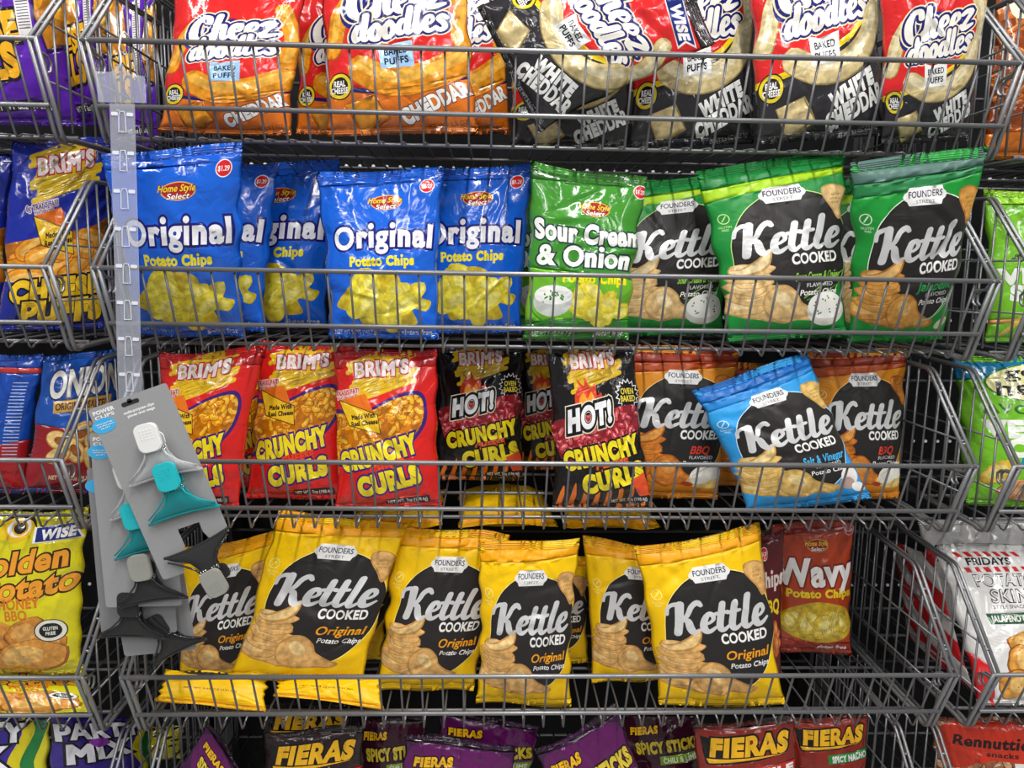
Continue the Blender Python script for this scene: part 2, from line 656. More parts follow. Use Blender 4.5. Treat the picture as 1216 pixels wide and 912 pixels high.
    def curls(s, n, box, seed, pal, w=3.6, ln=5.0, clip=None):
        rng = random.Random(seed)
        x0, y0, x1, y1 = box
        for _ in range(n):
            x, y, a = rng.uniform(x0, x1), rng.uniform(y0, y1), rng.uniform(0, 3.14)
            k = rng.uniform(.7, 1.2) * ln / 2
            b = rng.uniform(-1, 1) * w * .6
            dx, dy = math.cos(a) * k, math.sin(a) * k
            pts = [(x - dx, y - dy), (x - math.sin(a) * b, y + math.cos(a) * b), (x + dx, y + dy)]
            s.add([stroke_poly(pts, w * 1.12, 0, 3)], pal[0], 0.5, clip)
            s.add([stroke_poly([(p[0] - .2, p[1] - .25) for p in pts], w * .85, 0, 3)], pal[1 + rng.randrange(len(pal) - 2)], 0.5, clip)
            s.add([stroke_poly([(p[0] * .5 + x * .5 - .4, p[1] * .5 + y * .5 - w * .2) for p in pts], w * .3, 0, 2)], pal[-1], 0.5, clip)

    # ---- bake to triangles
    def bake(s, seal_top, seal_bot, grid=2.2):
        H = s.H
        nx, ny = int(round(100 / grid)), int(round(H / grid))
        xs, ys = np.linspace(0, 100, nx + 1), np.linspace(0, H, ny + 1)
        st, sb = seal_top * H, H * (1 - seal_bot)
        pts, ed = [], []

        def chain(P, closed):
            b = len(pts)
            pts.extend(P)
            n = len(P)
            ed.extend((b + i, b + (i + 1) % n) for i in range(n if closed else n - 1))

        rim = [(x, 0.) for x in xs] + [(100., y) for y in ys[1:]] + [(x, H) for x in xs[::-1][1:]] + [(0., y) for y in ys[::-1][1:-1]]
        chain([np.array(p) for p in rim], True)
        for yy in (st, sb):
            chain([np.array((x, yy)) for x in xs], False)
        for gy in ys[1:-1]:
            for gx in xs[1:-1]:
                pts.append(np.array((gx, gy)))
        for cs, col, code, clip in s.items:
            for c in cs:
                if len(c) > 2:
                    lo, hi = c.min(0), c.max(0)
                    if hi[0] < -1 or lo[0] > 101 or hi[1] < -1 or lo[1] > H + 1:
                        continue
                    if lo[0] < 0 or lo[1] < 0 or hi[0] > 100 or hi[1] > H:
                        n = len(c)
                        for i in range(n):
                            a, b = c[i].copy(), c[(i + 1) % n].copy()
                            t0, t1 = 0.0, 1.0
                            d = b - a
                            ok = True
                            for p, q in ((-d[0], a[0]), (d[0], 100 - a[0]), (-d[1], a[1]), (d[1], H - a[1])):
                                if abs(p) < 1e-12:
                                    ok = ok and q >= 0
                                elif p < 0:
                                    t0 = max(t0, q / p)
                                else:
                                    t1 = min(t1, q / p)
                            if ok and t0 < t1 - 1e-6:
                                chain([a + d * t0, a + d * t1], False)
                    else:
                        chain(list(c), True)
        r = delaunay_2d_cdt([Vector((float(p[0]), float(p[1]))) for p in pts], ed, [], 0, 1e-4, False)
        V = np.array([tuple(v) for v in r[0]])
        T = np.array([f for f in r[2] if len(f) == 3])
        a2 = (V[T[:, 1], 0] - V[T[:, 0], 0]) * (V[T[:, 2], 1] - V[T[:, 0], 1]) - (V[T[:, 2], 0] - V[T[:, 0], 0]) * (V[T[:, 1], 1] - V[T[:, 0], 1])
        C = V[T].mean(1)
        keep = (np.abs(a2) > 1e-9) & (C[:, 0] > 0) & (C[:, 0] < 100) & (C[:, 1] > 0) & (C[:, 1] < H)
        T, C, a2 = T[keep], C[keep], a2[keep]
        T[a2 > 0] = T[a2 > 0][:, ::-1]
        colr = np.tile(np.array(s.base + [1.0]), (len(T), 1))
        for cs, col, code, clip in s.items:
            lo = np.min([c.min(0) for c in cs if len(c) > 2], axis=0)
            hi = np.max([c.max(0) for c in cs if len(c) > 2], axis=0)
            idx = np.where((C[:, 0] >= lo[0]) & (C[:, 0] <= hi[0]) & (C[:, 1] >= lo[1]) & (C[:, 1] <= hi[1]))[0]
            if not len(idx):
                continue
            w = wind(C[idx], [c for c in cs if len(c) > 2])
            hit = idx[w > 0]
            if clip is not None and len(hit):
                hit = hit[wind(C[hit], clip) > 0]
            colr[hit] = col + [code]
        # back sheet sharing the rim
        rimset = np.where((V[:, 0] < 1e-3) | (V[:, 0] > 100 - 1e-3) | (V[:, 1] < 1e-3) | (V[:, 1] > H - 1e-3))[0]
        bx, by = np.linspace(0, 100, 15)[1:-1], np.concatenate([[st], np.linspace(0, H, 19)[1:-1], [sb]])
        bp = [Vector(V[i]) for i in rimset] + [Vector((float(x), float(y))) for y in by for x in bx]
        rb = delaunay_2d_cdt(bp, [], [], 0, 1e-4, True)
        BV = np.array([tuple(v) for v in rb[0]])
        own = [o[0] if len(o) else -1 for o in rb[3]]
        remap = np.array([rimset[o] if 0 <= o < len(rimset) else -1 for o in own])
        new = np.where(remap < 0)[0]
        remap[new] = len(V) + np.arange(len(new))
        BT = np.array([f for f in rb[2] if len(f) == 3])
        ba = (BV[BT[:, 1], 0] - BV[BT[:, 0], 0]) * (BV[BT[:, 2], 1] - BV[BT[:, 0], 1]) - (BV[BT[:, 2], 0] - BV[BT[:, 0], 0]) * (BV[BT[:, 1], 1] - BV[BT[:, 0], 1])
        BT = BT[np.abs(ba) > 1e-9]
        ba = ba[np.abs(ba) > 1e-9]
        BT[ba < 0] = BT[ba < 0][:, ::-1]
        side = np.concatenate([np.zeros(len(V)), np.ones(len(new))])
        UVn = np.vstack([V, BV[new]]) / np.array([100.0, H])
        Tall = np.vstack([T, remap[BT]])
        Call = np.vstack([colr, np.tile(np.array(list(s.back) + [1.0]), (len(BT), 1))])
        cen = UVn[Tall].mean(1)[:, 1]
        part = np.where(cen < seal_top, 1, np.where(cen > 1 - seal_bot, 2, 0))
        return dict(uv=UVn, side=side, tri=Tall, col=Call, part=part, st=seal_top, sb=seal_bot, H=H)


# ------------------------------------------------------------------ bags
def bag_shape(u, v, side, st, sb, seed, T, crease, flare):
    rng = np.random.default_rng(seed)
    q = 2 * u - 1
    vv = np.clip((v - st) / (1 - st - sb), 0, 1)
    prof = np.sin(np.pi * vv) ** 0.48 * (0.70 + 0.42 * vv)
    cross = np.clip(1 - np.abs(q) ** 2.4, 0, 1) ** 0.66
    b = T * prof * cross
    dep = np.zeros_like(u)
    mask = np.clip(prof, 0, 1) ** 0.4 * np.clip(cross, 0, 1) ** 0.7
    # pleats running in from the two seals
    for k in range(7):
        f, ph = rng.uniform(2, 7), rng.uniform(0, 6.28)
        dep += 0.0011 * crease * np.sin(2 * np.pi * (f * u + 0.3 * np.sin(3 * v + ph)) + ph) * (np.exp(-np.abs(v - st) / .10) + np.exp(-np.abs(1 - sb - v) / .09))
    # creases
    for k in range(int(17 * crease)):
        cx, cy = rng.uniform(.05, .95), rng.uniform(.05, .97)
        a = rng.uniform(0, np.pi)
        ln, w = rng.uniform(.07, .30), rng.uniform(.026, .07)
        amp = rng.uniform(-.0048, .0040)
        asp = 1.35
        dx, dy = (u - cx), (v - cy) * asp
        al, ac = dx * np.cos(a) + dy * np.sin(a), -dx * np.sin(a) + dy * np.cos(a)
        dep += amp * np.clip(1 - np.abs(ac) / w, 0, 1) * np.exp(-(al / ln) ** 2)
    front = b + dep * mask
    back = -0.62 * b
    n = np.where(side > 0.5, back, front)
    ph, f = rng.uniform(0, 6.28), rng.uniform(.8, 1.7)
    n = n + 0.0045 * flare * np.sin(2 * np.pi * f * u + ph) * (np.exp(-v / .09) + 0.8 * np.exp(-(1 - v) / .06))
    pin = 0.055 * flare * prof
    wob = 0.0
    for k in range(3):
        f, p0, p1 = rng.uniform(1.2, 5.5), rng.uniform(0, 6.28), rng.uniform(0, 6.28)
        wob = wob + rng.uniform(.004, .011) * np.sin(2 * np.pi * f * v + np.where(u < .5, p0, p1)) * np.abs(q) ** 3
    u2 = 0.5 + (u - 0.5) * (1 - pin) + wob * np.clip(vv * (1 - vv) * 6, 0, 1)
    v2 = v + 0.012 * flare * np.sin(2 * np.pi * (u * rng.uniform(.4, 1.1)) + rng.uniform(0, 6)) * np.exp(-v / .15) + 0.010 * flare * np.sin(np.pi * u) * np.exp(-v / .3)
    return u2, v2, n


ROWZ = [0.0, -0.2841, -0.545, -0.8636, -1.150]
FLOOR = -0.100
DESIGNS = {}
NSEED = [100]


def corner(c, y):
    if len(c) == 3:
        return at(c[0], c[1], c[2])
    return at(c[0], c[1], y)


def bag(design, name, row, TL, TR, BR, BL, label, cat, group, y=None, yt=None, T=0.030, crease=1.0, flare=1.0, snap=True, seed=None, quad=None):
    D = DESIGNS[design]
    NSEED[0] += 1
    seed = NSEED[0] if seed is None else seed
    fz = ROWZ[row] + FLOOR + 0.004
    if quad is not None:
        Q = [np.array(q) for q in quad]
    else:
        if y is None:
            p = atz((BL[0] + BR[0]) / 2, max(BL[1], BR[1]), fz)
            y = min(max(p[1], 0.078), 0.11)
        yt = y + 0.015 if yt is None else yt
        Q = [corner(TL, yt), corner(TR, yt), corner(BR, y), corner(BL, y)]
        if snap == 'floor':
            low = min(Q[2][2], Q[3][2])
            for k in (2, 3):
                Q[k] = Q[k] + np.array([0, 0, fz - low])
        else:
            for k in (2, 3):
                if Q[k][2] < fz:
                    Q[k][2] = fz
    if quad is None:
        # keep the bag inside the wires of its own basket
        mid = np.mean([c[0] for c in Q])
        lim = (-.593, .593) if abs(mid) < .62 else ((-9, -.683) if mid < 0 else (.683, 9))
        for c in Q:
            c[0] = min(max(c[0], lim[0]), lim[1])
    Q = np.array(Q)
    base = (Q[2] + Q[3]) / 2
    u, v, n = bag_shape(D['uv'][:, 0], D['uv'][:, 1], D['side'], D['st'], D['sb'], seed, T, crease, flare)

    def lerp(u, v):
        u, v = u[:, None], v[:, None]
        return (1 - u) * (1 - v) * Q[0] + u * (1 - v) * Q[1] + u * v * Q[2] + (1 - u) * v * Q[3]

    nr = np.cross(Q[1] - Q[0] + Q[2] - Q[3], Q[3] - Q[0] + Q[2] - Q[1])
    nr /= np.linalg.norm(nr)
    nr = -nr if nr @ (CAM - base) < 0 else nr
    P = lerp(u, v) + n[:, None] * nr - base
    wid = np.linalg.norm(Q[1] - Q[0] + Q[2] - Q[3]) / 2
    hei = np.linalg.norm(Q[3] - Q[0] + Q[2] - Q[1]) / 2
    UVm = D['uv'] * np.array([wid, hei]) + np.array([seed * 0.37 % 5, seed * 0.73 % 5])
    matte = design.startswith('kettle')
    tri, colr, part = D['tri'], D['col'], D['part']
    # is the winding outward for this quad?
    f0 = tri[0]
    g = np.cross(P[f0[1]] - P[f0[0]], P[f0[2]] - P[f0[0]])
    if g @ nr < 0:
        tri = tri[:, ::-1]
    root = empty(name, base, label, cat, group)
    for k, (pn, m) in enumerate((('pouch', M_MATTE if matte else M_FILM), ('top_seal', M_MSEAL if matte else M_SEAL), ('bottom_seal', M_MSEAL if matte else M_SEAL))):
        sel = part == k
        t = tri[sel]
        used, inv = np.unique(t, return_inverse=True)
        t = inv.reshape(-1, 3)
        me = bpy.data.meshes.new(pn)
        nv, nf = len(used), len(t)
        me.vertices.add(nv)
        me.vertices.foreach_set('co', P[used].astype(np.float32).ravel())
        me.loops.add(nf * 3)
        me.loops.foreach_set('vertex_index', t.astype(np.int32).ravel())
        me.polygons.add(nf)
        me.polygons.foreach_set('loop_start', np.arange(0, nf * 3, 3, dtype=np.int32))
        me.polygons.foreach_set('use_smooth', np.ones(nf, dtype=bool))
        ca = me.attributes.new('print', 'FLOAT_COLOR', 'CORNER')
        ca.data.foreach_set('color', np.repeat(colr[sel], 3, axis=0).astype(np.float32).ravel())
        uvl = me.uv_layers.new(name='UVMap')
        uvl.data.foreach_set('uv', UVm[used][t.ravel()].astype(np.float32).ravel())
        me.materials.append(m)
        me.update()
        me.validate()
        o = bpy.data.objects.new(pn, me)
        COL.objects.link(o)
        o.parent = root
    return root


# ------------------------------------------------------------------ setting: pegboard back, uprights
b = MB()
b.box((-2.1, 0.50, -1.9), (2.1, 0.53, 0.6))
w = b.build('wall_back', M_WALL, smooth=False)
w['kind'] = 'structure'
b = MB()
for zz in (-0.080, -0.3655, -0.62, -0.94):
    for i in range(-46, 47):
        c = np.array((i * 0.0262, 0.4995, zz))
        t = np.linspace(0, 2 * math.pi, 9)[:-1]
        b.prism([(0.0034 * math.cos(a), 0.0034 * math.sin(a)) for a in t], 0, 0.002, (c, np.array((1., 0, 0)), np.array((0, 0, 1.)), np.array((0, -1., 0))))
b.build('peg_hole_light_discs', M_HOLE_LIGHT, w, smooth=False)  # solid discs on the board, painted white as light shining through holes
b = MB()
b.box((-2.1, -2.6, -1.95), (2.1, 0.53, -1.9))
fl = b.build('floor', mat('grey_shop_floor', (0.32, 0.31, 0.30), 0.3, noise=0.1, nscale=6), smooth=False)
fl['kind'] = 'structure'
for n_, x in (('left', -0.637), ('right', 0.637)):
    b = MB()
    b.box((x - 0.016, 0.455, -1.9), (x + 0.016, 0.4995, 0.5))
    for k in range(60):
        z = -1.85 + k * 0.039
        for dx in (-0.007, 0.007):
            b.box((x + dx - 0.002, 0.4535, z), (x + dx + 0.002, 0.4545, z + 0.02))
    o = b.build('trim_upright_' + n_, M_POST, smooth=False)
    o['kind'] = 'structure'

# ------------------------------------------------------------------ wire baskets
HWD, BB, HH, DEP = 0.611, 0.0436, 0.1067, 0.452
SIDE_Y, SIDE_Z = 0.118, 0.121
R_RAIL, R_WIRE = 0.0034, 0.0016


def arc_pts(p0, p1, p2, n=5):
    p0, p1, p2 = [np.array(p, float) for p in (p0, p1, p2)]
    return [(1 - t) ** 2 * p0 + 2 * t * (1 - t) * p1 + t * t * p2 for t in np.linspace(0, 1, n)]


def make_basket(label, loc, group):
    root = empty('wire_basket', loc, label, 'wire basket', group)
    # rails of the front
    b = MB()
    b.tube([(-HWD, 0, 0), (HWD, 0, 0)], R_RAIL, 10)
    b.build('top_rail', M_RAIL, root)
    b = MB()
    k = 0.70
    b.tube([(-HWD + .004, BB * k - .004, -HH * k), (HWD - .004, BB * k - .004, -HH * k)], R_RAIL * .95, 10)
    b.build('lower_rail', M_RAIL, root)
    # front wires, ending in the bent tips below
    b = MB()
    n = 40
    for i in range(1, n):
        x = -HWD + 2 * HWD * i / n
        tip = [(x, R_RAIL, .001), (x, BB * k, -HH * k)] + arc_pts((x, BB * .97, -HH * .97), (x, BB * 1.06, -HH * 1.1), (x, BB * 1.35, -HH * 1.0), 5)
        b.tube(tip, R_WIRE, 6)
    b.build('front_grille', M_WIRE, root)
    # floor grid
    b = MB()
    for i in range(1, n):
        x = -HWD + 2 * HWD * i / n
        b.tube([(x, BB * 1.35, -HH * 1.0), (x, BB * 2.2, -HH * .955), (x, DEP, -HH * .955)], R_WIRE, 6)
    for yy in (0.085, 0.21, 0.33, DEP - .004):
        b.tube([(-HWD, yy, -HH * .955 - .0042), (HWD, yy, -HH * .955 - .0042)], R_RAIL * .8, 8)
    b.build('floor_grille', M_WIRE, root)
    for sx in (-1, 1):
        x = sx * HWD
        # corner post: front profile turning into the floor edge, in a pair of rods
        b = MB()
        for dx in (0, -0.0085):
            xx = x + sx * dx
            b.tube([(xx, -.001, .002), (xx, BB * .9, -HH * .9)] + arc_pts((xx, BB * .96, -HH * .97), (xx, BB * 1.1, -HH * 1.12), (xx, BB * 1.6, -HH * 1.04), 5) + [(xx, DEP, -HH * .955)], R_RAIL * .92, 8)
        b.build('corner_post', M_RAIL, root)
        # side grille: doubled rising bar, top edge, upright wires
        b = MB()
        b2 = MB()
        for dx in (0.0, -0.0085):
            xx = x + sx * dx
            b2.tube([(xx, 0.0, 0.0), (xx, SIDE_Y * .93, SIDE_Z * .93)] + arc_pts((xx, SIDE_Y * .95, SIDE_Z * .95), (xx, SIDE_Y * 1.02, SIDE_Z * 1.02), (xx, SIDE_Y * 1.1, SIDE_Z * 1.03), 4) + [(xx, DEP, SIDE_Z * 1.15)], R_RAIL * .8, 8)
        for t in (0.22, 0.5, 0.78):
            b2.tube([(x, SIDE_Y * t, SIDE_Z * t), (x - sx * .0085, SIDE_Y * t, SIDE_Z * t)], R_WIRE * 1.3, 6)
        b2.build('side_rail', M_RAIL, root)
        m = 15
        for i in range(1, m):
            yy = DEP * i / m + .012
            z0 = -HH * .955 if yy > BB else -HH * yy / BB
            z1 = SIDE_Z * min(1.0, yy / SIDE_Y) * (1.03 if yy > SIDE_Y else 1) + max(0, (yy - SIDE_Y * 1.1) / (DEP - SIDE_Y * 1.1)) * SIDE_Z * .12
            b.tube([(x, yy, z0), (x, yy, z1)], R_WIRE, 6)
        for zz in (-.045, .03):
            y0 = BB * -zz / HH if zz < 0 else SIDE_Y * zz / SIDE_Z
            b.tube([(x - sx * .0032, y0, zz), (x - sx * .0032, DEP, zz)], R_WIRE, 6)
        b.build('side_grille', M_WIRE, root)
        # small double hook under the front corner
        b = MB()
        for dx in (.004, .0105):
            xx = x - sx * dx
            b.tube([(xx, .002, -.002), (xx, .012, -.012), (xx, .030, -.013), (xx, .038, -.020), (xx, .036, -.030), (xx, .030, -.034)], R_WIRE * 1.25, 6)
        b.build('hook', M_RAIL, root)
    # back legs that hang the basket from the uprights
    b = MB()
    for sx in (-1, 1):
        b.box((sx * (HWD - .004) - .004, DEP - .006, -HH), (sx * (HWD - .004) + .004, 0.499, SIDE_Z * 1.1))
    b.tube([(-HWD, DEP, .06), (HWD, DEP, .06)], R_RAIL, 8)
    b.build('back_bracket', M_POST, root, smooth=False)
    return root


def copy_tree(o, parent=None):
    c = o.copy()
    COL.objects.link(c)
    c.parent = parent
    for ch in [q for q in bpy.data.objects if q.parent == o]:
        copy_tree(ch, c)
    return c


ROWWORD = ['top row of cheese doodle bags', 'row of blue original and green chip bags', 'row of red and black curl bags', 'row of yellow kettle chip bags', 'bottom row of purple and red rolled chip bags']
LEFTWORD = ['purple cheese puff bags', 'dark blue cheese puff bag', 'onion ring bag', 'yellow honey bbq chip bag', 'party mix bags']
RIGHTWORD = ['orange pretzel bag', 'lime green straws bag', 'green veggie chip bag', 'silver potato skins bag', 'clear bag with red label']
proto = None
for r in range(5):
    for side, dx, wordl in ((0, 0, ROWWORD), (-1, -1.277, LEFTWORD), (1, 1.277, RIGHTWORD)):
        lab = ('grey wire basket holding the ' if side == 0 else 'neighbouring grey wire basket holding the ') + wordl[r]
        x = dx + (0.006, 0.002, -0.002, 0.004, 0.0)[r]
        if proto is None:
            proto = make_basket(lab, (x, 0, ROWZ[r]), 'grey wire shelf baskets')
        else:
            c = copy_tree(proto)
            c.location = (x, 0, ROWZ[r])
            c['label'] = lab


# ------------------------------------------------------------------ printed designs
WHT, BLK = 'F2F0EC', '1C1A1A'
PANEL = '2B2828'


def price_badge(a, x, y, r, txt='$1.29'):
    a.ell(x, y, r * 1.12, r * 1.12, WHT)
    a.ell(x, y, r, r, 'D81F2A')
    a.text(txt, x, y, r * .62, WHT, bold=.03, fit=r * 1.6)


def homestyle(a, x, y, s=1.0):
    a.ell(x + 1.5 * s, y + 1, 13 * s, 6.6 * s, 'E9B23A')
    a.ell(x + 1.5 * s, y + 1, 12.2 * s, 5.9 * s, 'A8202A')
    a.text('Home Style', x, y - 1.2 * s, 4.6 * s, 'F6C731', bold=.03, out=[(.07, '6E1518')], shear=.3, fit=28 * s)
    a.text('Select', x + 1 * s, y + 4.4 * s, 3.8 * s, WHT, bold=.02, out=[(.07, '8A1A20')], shear=.3, fit=17 * s)


def founders(a, x, y, rot=0, s=1.0):
    c, q = math.cos(math.radians(rot)), math.sin(math.radians(rot))
    W, h = 17 * s, 6.2 * s
    base = [(-W, 0), (-W * .93, -h * .35), (-W * .82, -h * .55), (-W * .74, -h), (W * .74, -h), (W * .82, -h * .55), (W * .93, -h * .35), (W, 0), (W * .93, h * .35), (W * .82, h * .55), (W * .74, h), (-W * .74, h), (-W * .82, h * .55), (-W * .93, h * .35)]
    a.poly([(x + p[0] * c - p[1] * q, y + p[0] * q + p[1] * c) for p in base], 'E9E8E6')
    a.text('FOUNDERS', x + 1.5 * q, y - 1.5 * c, 4.3 * s, '232347', bold=.02, rot=rot, fit=27 * s)
    a.text('STREET', x - 3.6 * q, y + 3.6 * c, 2.3 * s, '4A4A5C', rot=rot, fit=15 * s)


def kettle(base, top, band, flavour, fcol, pal, extra, line='F5E6A0', flav_size=7.0, mid=None, third=None):
    a = Art(142, base)
    a.poly([(0, 0), (100, 0), (100, 13), (0, 17)], top)
    if band:
        a.poly([(0, 17), (100, 12), (100, 17), (0, 27)], band)
    out = [(52, 26), (33, 33), (20, 45), (13, 62), (11, 82), (13, 100), (30, 118), (52, 124), (74, 119), (90, 104), (98, 84), (99, 62), (92, 44), (78, 32)]
    a.blob([(52 + (x - 52) * 1.035, 75 + (y - 75) * 1.035) for x, y in out], line)
    a.blob([(52 + (x - 52) * 1.02, 75 + (y - 75) * 1.02) for x, y in out], BLK)
    a.blob(out, PANEL)
    # chip in the top right corner
    a.blob([(82, 26), (92, 25), (100.5, 31), (100.5, 46), (95, 52), (90, 44), (85, 38), (81, 32)], pal[1], .5)
    a.blob([(83, 27), (92, 26), (100.5, 32), (100.5, 44), (95, 49), (90.5, 42), (86, 37), (82, 32)], pal[0], .5)
    for k in range(3):
        a.text(['BEST BY', '07 FEB 22', '12 9 38'][k], 92, 33 + 3 * k, 1.5, '7A5A30')
    founders(a, 53, 28)
    # stack of chips, lower left
    rng = random.Random(5)
    for cx, cy, rx, ry, ro, sd in ((30, 116, 27, 11, 4, 1), (14, 112, 18, 9, -5, 2), (20, 107, 18, 7, 5, 3), (24, 102, 17, 6, -4, 4), (18, 98, 17, 7, 8, 5), (24, 94, 16, 5.5, -6, 6), (19, 90, 16, 6, 6, 7), (24, 86.5, 15, 5, -10, 8), (18, 84, 13, 4.5, 8, 9)):
        a.chip(cx, cy, rx, ry, ro, sd, pal)
    a.blob([(5, 84), (14, 83), (27, 77), (36, 70), (39, 72), (36, 82), (26, 88), (12, 89)], pal[1], .5)
    a.blob([(6, 84), (15, 84), (28, 78), (36, 72), (37.5, 74), (34, 82), (25, 86.5), (12, 88)], pal[2], .5)
    a.blob([(30, 106), (38, 99), (48, 99), (56, 105), (60, 113), (70, 119), (79, 123), (72, 128), (56, 127), (44, 129), (33, 124), (28, 115)], pal[1], .5)
    a.blob([(31, 107), (39, 100.5), (47, 100), (55, 106), (59, 114), (68, 120), (75, 123), (70, 126.5), (56, 125.5), (44, 127), (34, 122), (30, 115)], pal[0], .5)
    a.ell(45, 110, 8, 5, pal[2], 40, .5)
    if extra == 'dip':
        a.line([(62, 110), (80, 100), (99, 90)], 1.0, '7FB04A')
        a.line([(64, 112), (82, 106), (98, 99)], .9, '4F8A35')
        a.ell(81, 120, 17, 13, 'D9D7CF')
        a.ell(81, 117, 16, 10.5, 'F3F2EC')
        for k in range(16):
            a.ell(81 + rng.uniform(-11, 11), 117 + rng.uniform(-7, 7), 1.1, .6, '4E7A34', rng.uniform(0, 180), n=7)
    elif extra == 'garlic':
        a.blob([(64, 124), (76, 112), (92, 106), (100, 108), (100, 128), (80, 130)], 'EBCB7A', .5)
        a.ell(80, 117, 13, 9, 'ECE7DC', -15)
        a.ell(92, 114, 9, 8, 'F6F2E8', 10)
        a.line([(70, 118), (80, 112), (90, 108)], .8, 'B6A98C')
        a.ell(66, 126, 6, 2.2, 'A83A26', 10)
    elif extra == 'salt':
        a.ell(90, 116, 8, 9, 'E9E3DE', 20)
        a.ell(86, 122, 7, 6, 'B99A92', 10)
        a.ell(94, 128, 6, 5, 'F4F1EE', 10)
    elif extra == 'leaf':
        a.line([(60, 124), (80, 118), (96, 104)], 1.2, '9FBF90')
        a.ell(90, 126, 7, 4, 'CFDFA8', -30)
    # title
    a.script('Kettle', 54, 61, 24, 'E4E4E4', out=[(.0, 'FFFFFF')], shear=0.2, rot=-1, fit=78, code=.25, heavy=.012)
    a.text('COOKED', 73, 79.5, 7.6, WHT, bold=.045, fit=39)
    a.text(flavour, 74, 93.5, flav_size, fcol, bold=.025, shear=.22, fit=38 if len(flavour) > 4 else 20)
    if mid:
        a.text(mid, 76, 100.5, 3.0, 'CFCFCF', bold=.01, fit=24)
    a.text('Potato Chips', 75, 106 if mid else 102.5, 4.2, WHT, bold=.02, shear=.22, fit=34)
    a.text('NET WT 4.65 OZ (131.8g)', 46, 136, 2.6, BLK, fit=38)
    a.ell(9, 42, 4.2, 4.2, line)
    a.ell(9, 42, 3.5, 3.5, base)
    a.line([(7.5, 44), (10.5, 40)], .8, line)
    a.text('GLUTEN', 9, 48.5, 1.7, line)
    a.text('FREE', 9, 51, 1.7, line)
    a.back = lin(base)
    return a


POT = ('E4B26C', 'CB9550', 'F0CC8C')
ART = {}
a = Art(142, 'F7C40C')
a.poly([(10, -1), (92, -1), (84, 22), (54, 30), (24, 22)], PANEL)
a.poly([(-1, 126), (101, 124), (101, 143), (-1, 143)], 'F0A80C')
a.text('NET WT 4.65 OZ (131.8g)', 48, 84, 6.5, '3A2A08', bold=.02, fit=52)
ART['kettle_flat'] = (a, .055, .09)
ART['kettle_original'] = (kettle('F9C80A', 'F4A808', None, 'Original', 'F0A11B', POT, None, line='F6E58A'), .055, .045)
KT = ('E3BE82', 'CBA264', 'F1D9A8')
ART['kettle_sour'] = (kettle('1E8A3A', '0F7A33', 'A6D21C', 'Sour Cream & Onion', '8DC63F', KT, 'dip', line='BFE08A', flav_size=6.2, mid='FLAVORED'), .055, .045)
ART['kettle_jalapeno'] = (kettle('1F9238', '4F6E66', '2B7C48', 'Jalapeño', '2F9A50', ('E0A24C', 'C27E38', 'EDBE74'), 'leaf', line='D9EFD0', mid='FLAVORED'), .055, .045)
ART['kettle_bbq'] = (kettle('DC8A1E', '8C2F1E', 'B04A1E', 'BBQ', 'E0402A', ('D9822F', 'B96220', 'E9A250'), 'garlic', line='F0C87A', mid='FLAVORED'), .055, .045)
ART['kettle_salt'] = (kettle('2F9BE0', '1566B8', '2A86D2', 'Salt & Vinegar', '49B3EA', ('E6BE6E', 'CDA150', 'F2D796'), 'salt', line='CFEAFA', mid='FLAVORED'), .055, .045)


def chip_pile(a, cx, cy, sx, sy, seed, pal, n=20, sz=13):
    rng = random.Random(seed)
    for k in range(n):
        t = rng.uniform(0, 6.28)
        r = math.sqrt(rng.random())
        a.chip(cx + sx * r * math.cos(t), cy + sy * r * math.sin(t), sz * rng.uniform(.7, 1.1), sz * rng.uniform(.45, .7), rng.uniform(0, 180), seed * 50 + k, pal, specks=2)


YCHIP = ('E9D840', 'DAC634', 'F2E678')
a = Art(146, '1560D2')
a.poly([(0, 0), (100, 0), (100, 12), (0, 12)], '1253BE')
for k in range(3):
    a.text(['BEST BY 06 JAN', '22 17 3B', 'A41 3 39:16'][k], 62, 13 + 2.8 * k, 1.6, '0B2C66')
price_badge(a, 88, 16, 5.4)
homestyle(a, 54, 28)
for k in range(1):
    a.text('Original', 53, 58, 17.5, 'EDEDF2', bold=.055, out=[(.075, '1A1470')], fit=86, arc=2.0, track=.03)
a.text('Potato Chips', 52, 79, 7.4, 'F4E21C', bold=.07, fit=57, track=.01)
a.blob([(8, 117), (20, 102), (34, 92), (52, 88), (66, 92), (70, 104), (80, 98), (88, 100), (86, 110), (94, 114), (90, 122), (78, 120), (82, 132), (70, 134), (50, 130), (34, 134), (26, 124)], 'CDB224', .5)
chip_pile(a, 45, 112, 28, 14, 3, YCHIP, 15, 16)
a.chip(84, 104, 8, 5, 110, 77, YCHIP)
a.chip(87, 117, 6, 4, 20, 78, YCHIP)
a.text('NET WT 5 OZ (141.7 g)', 25, 140, 3.6, 'DDE6F6', bold=.02, fit=38)
a.text('gluten free', 80, 140, 4.5, WHT, bold=.03, shear=.25, fit=28)
ART['original'] = (a, .05, .035)

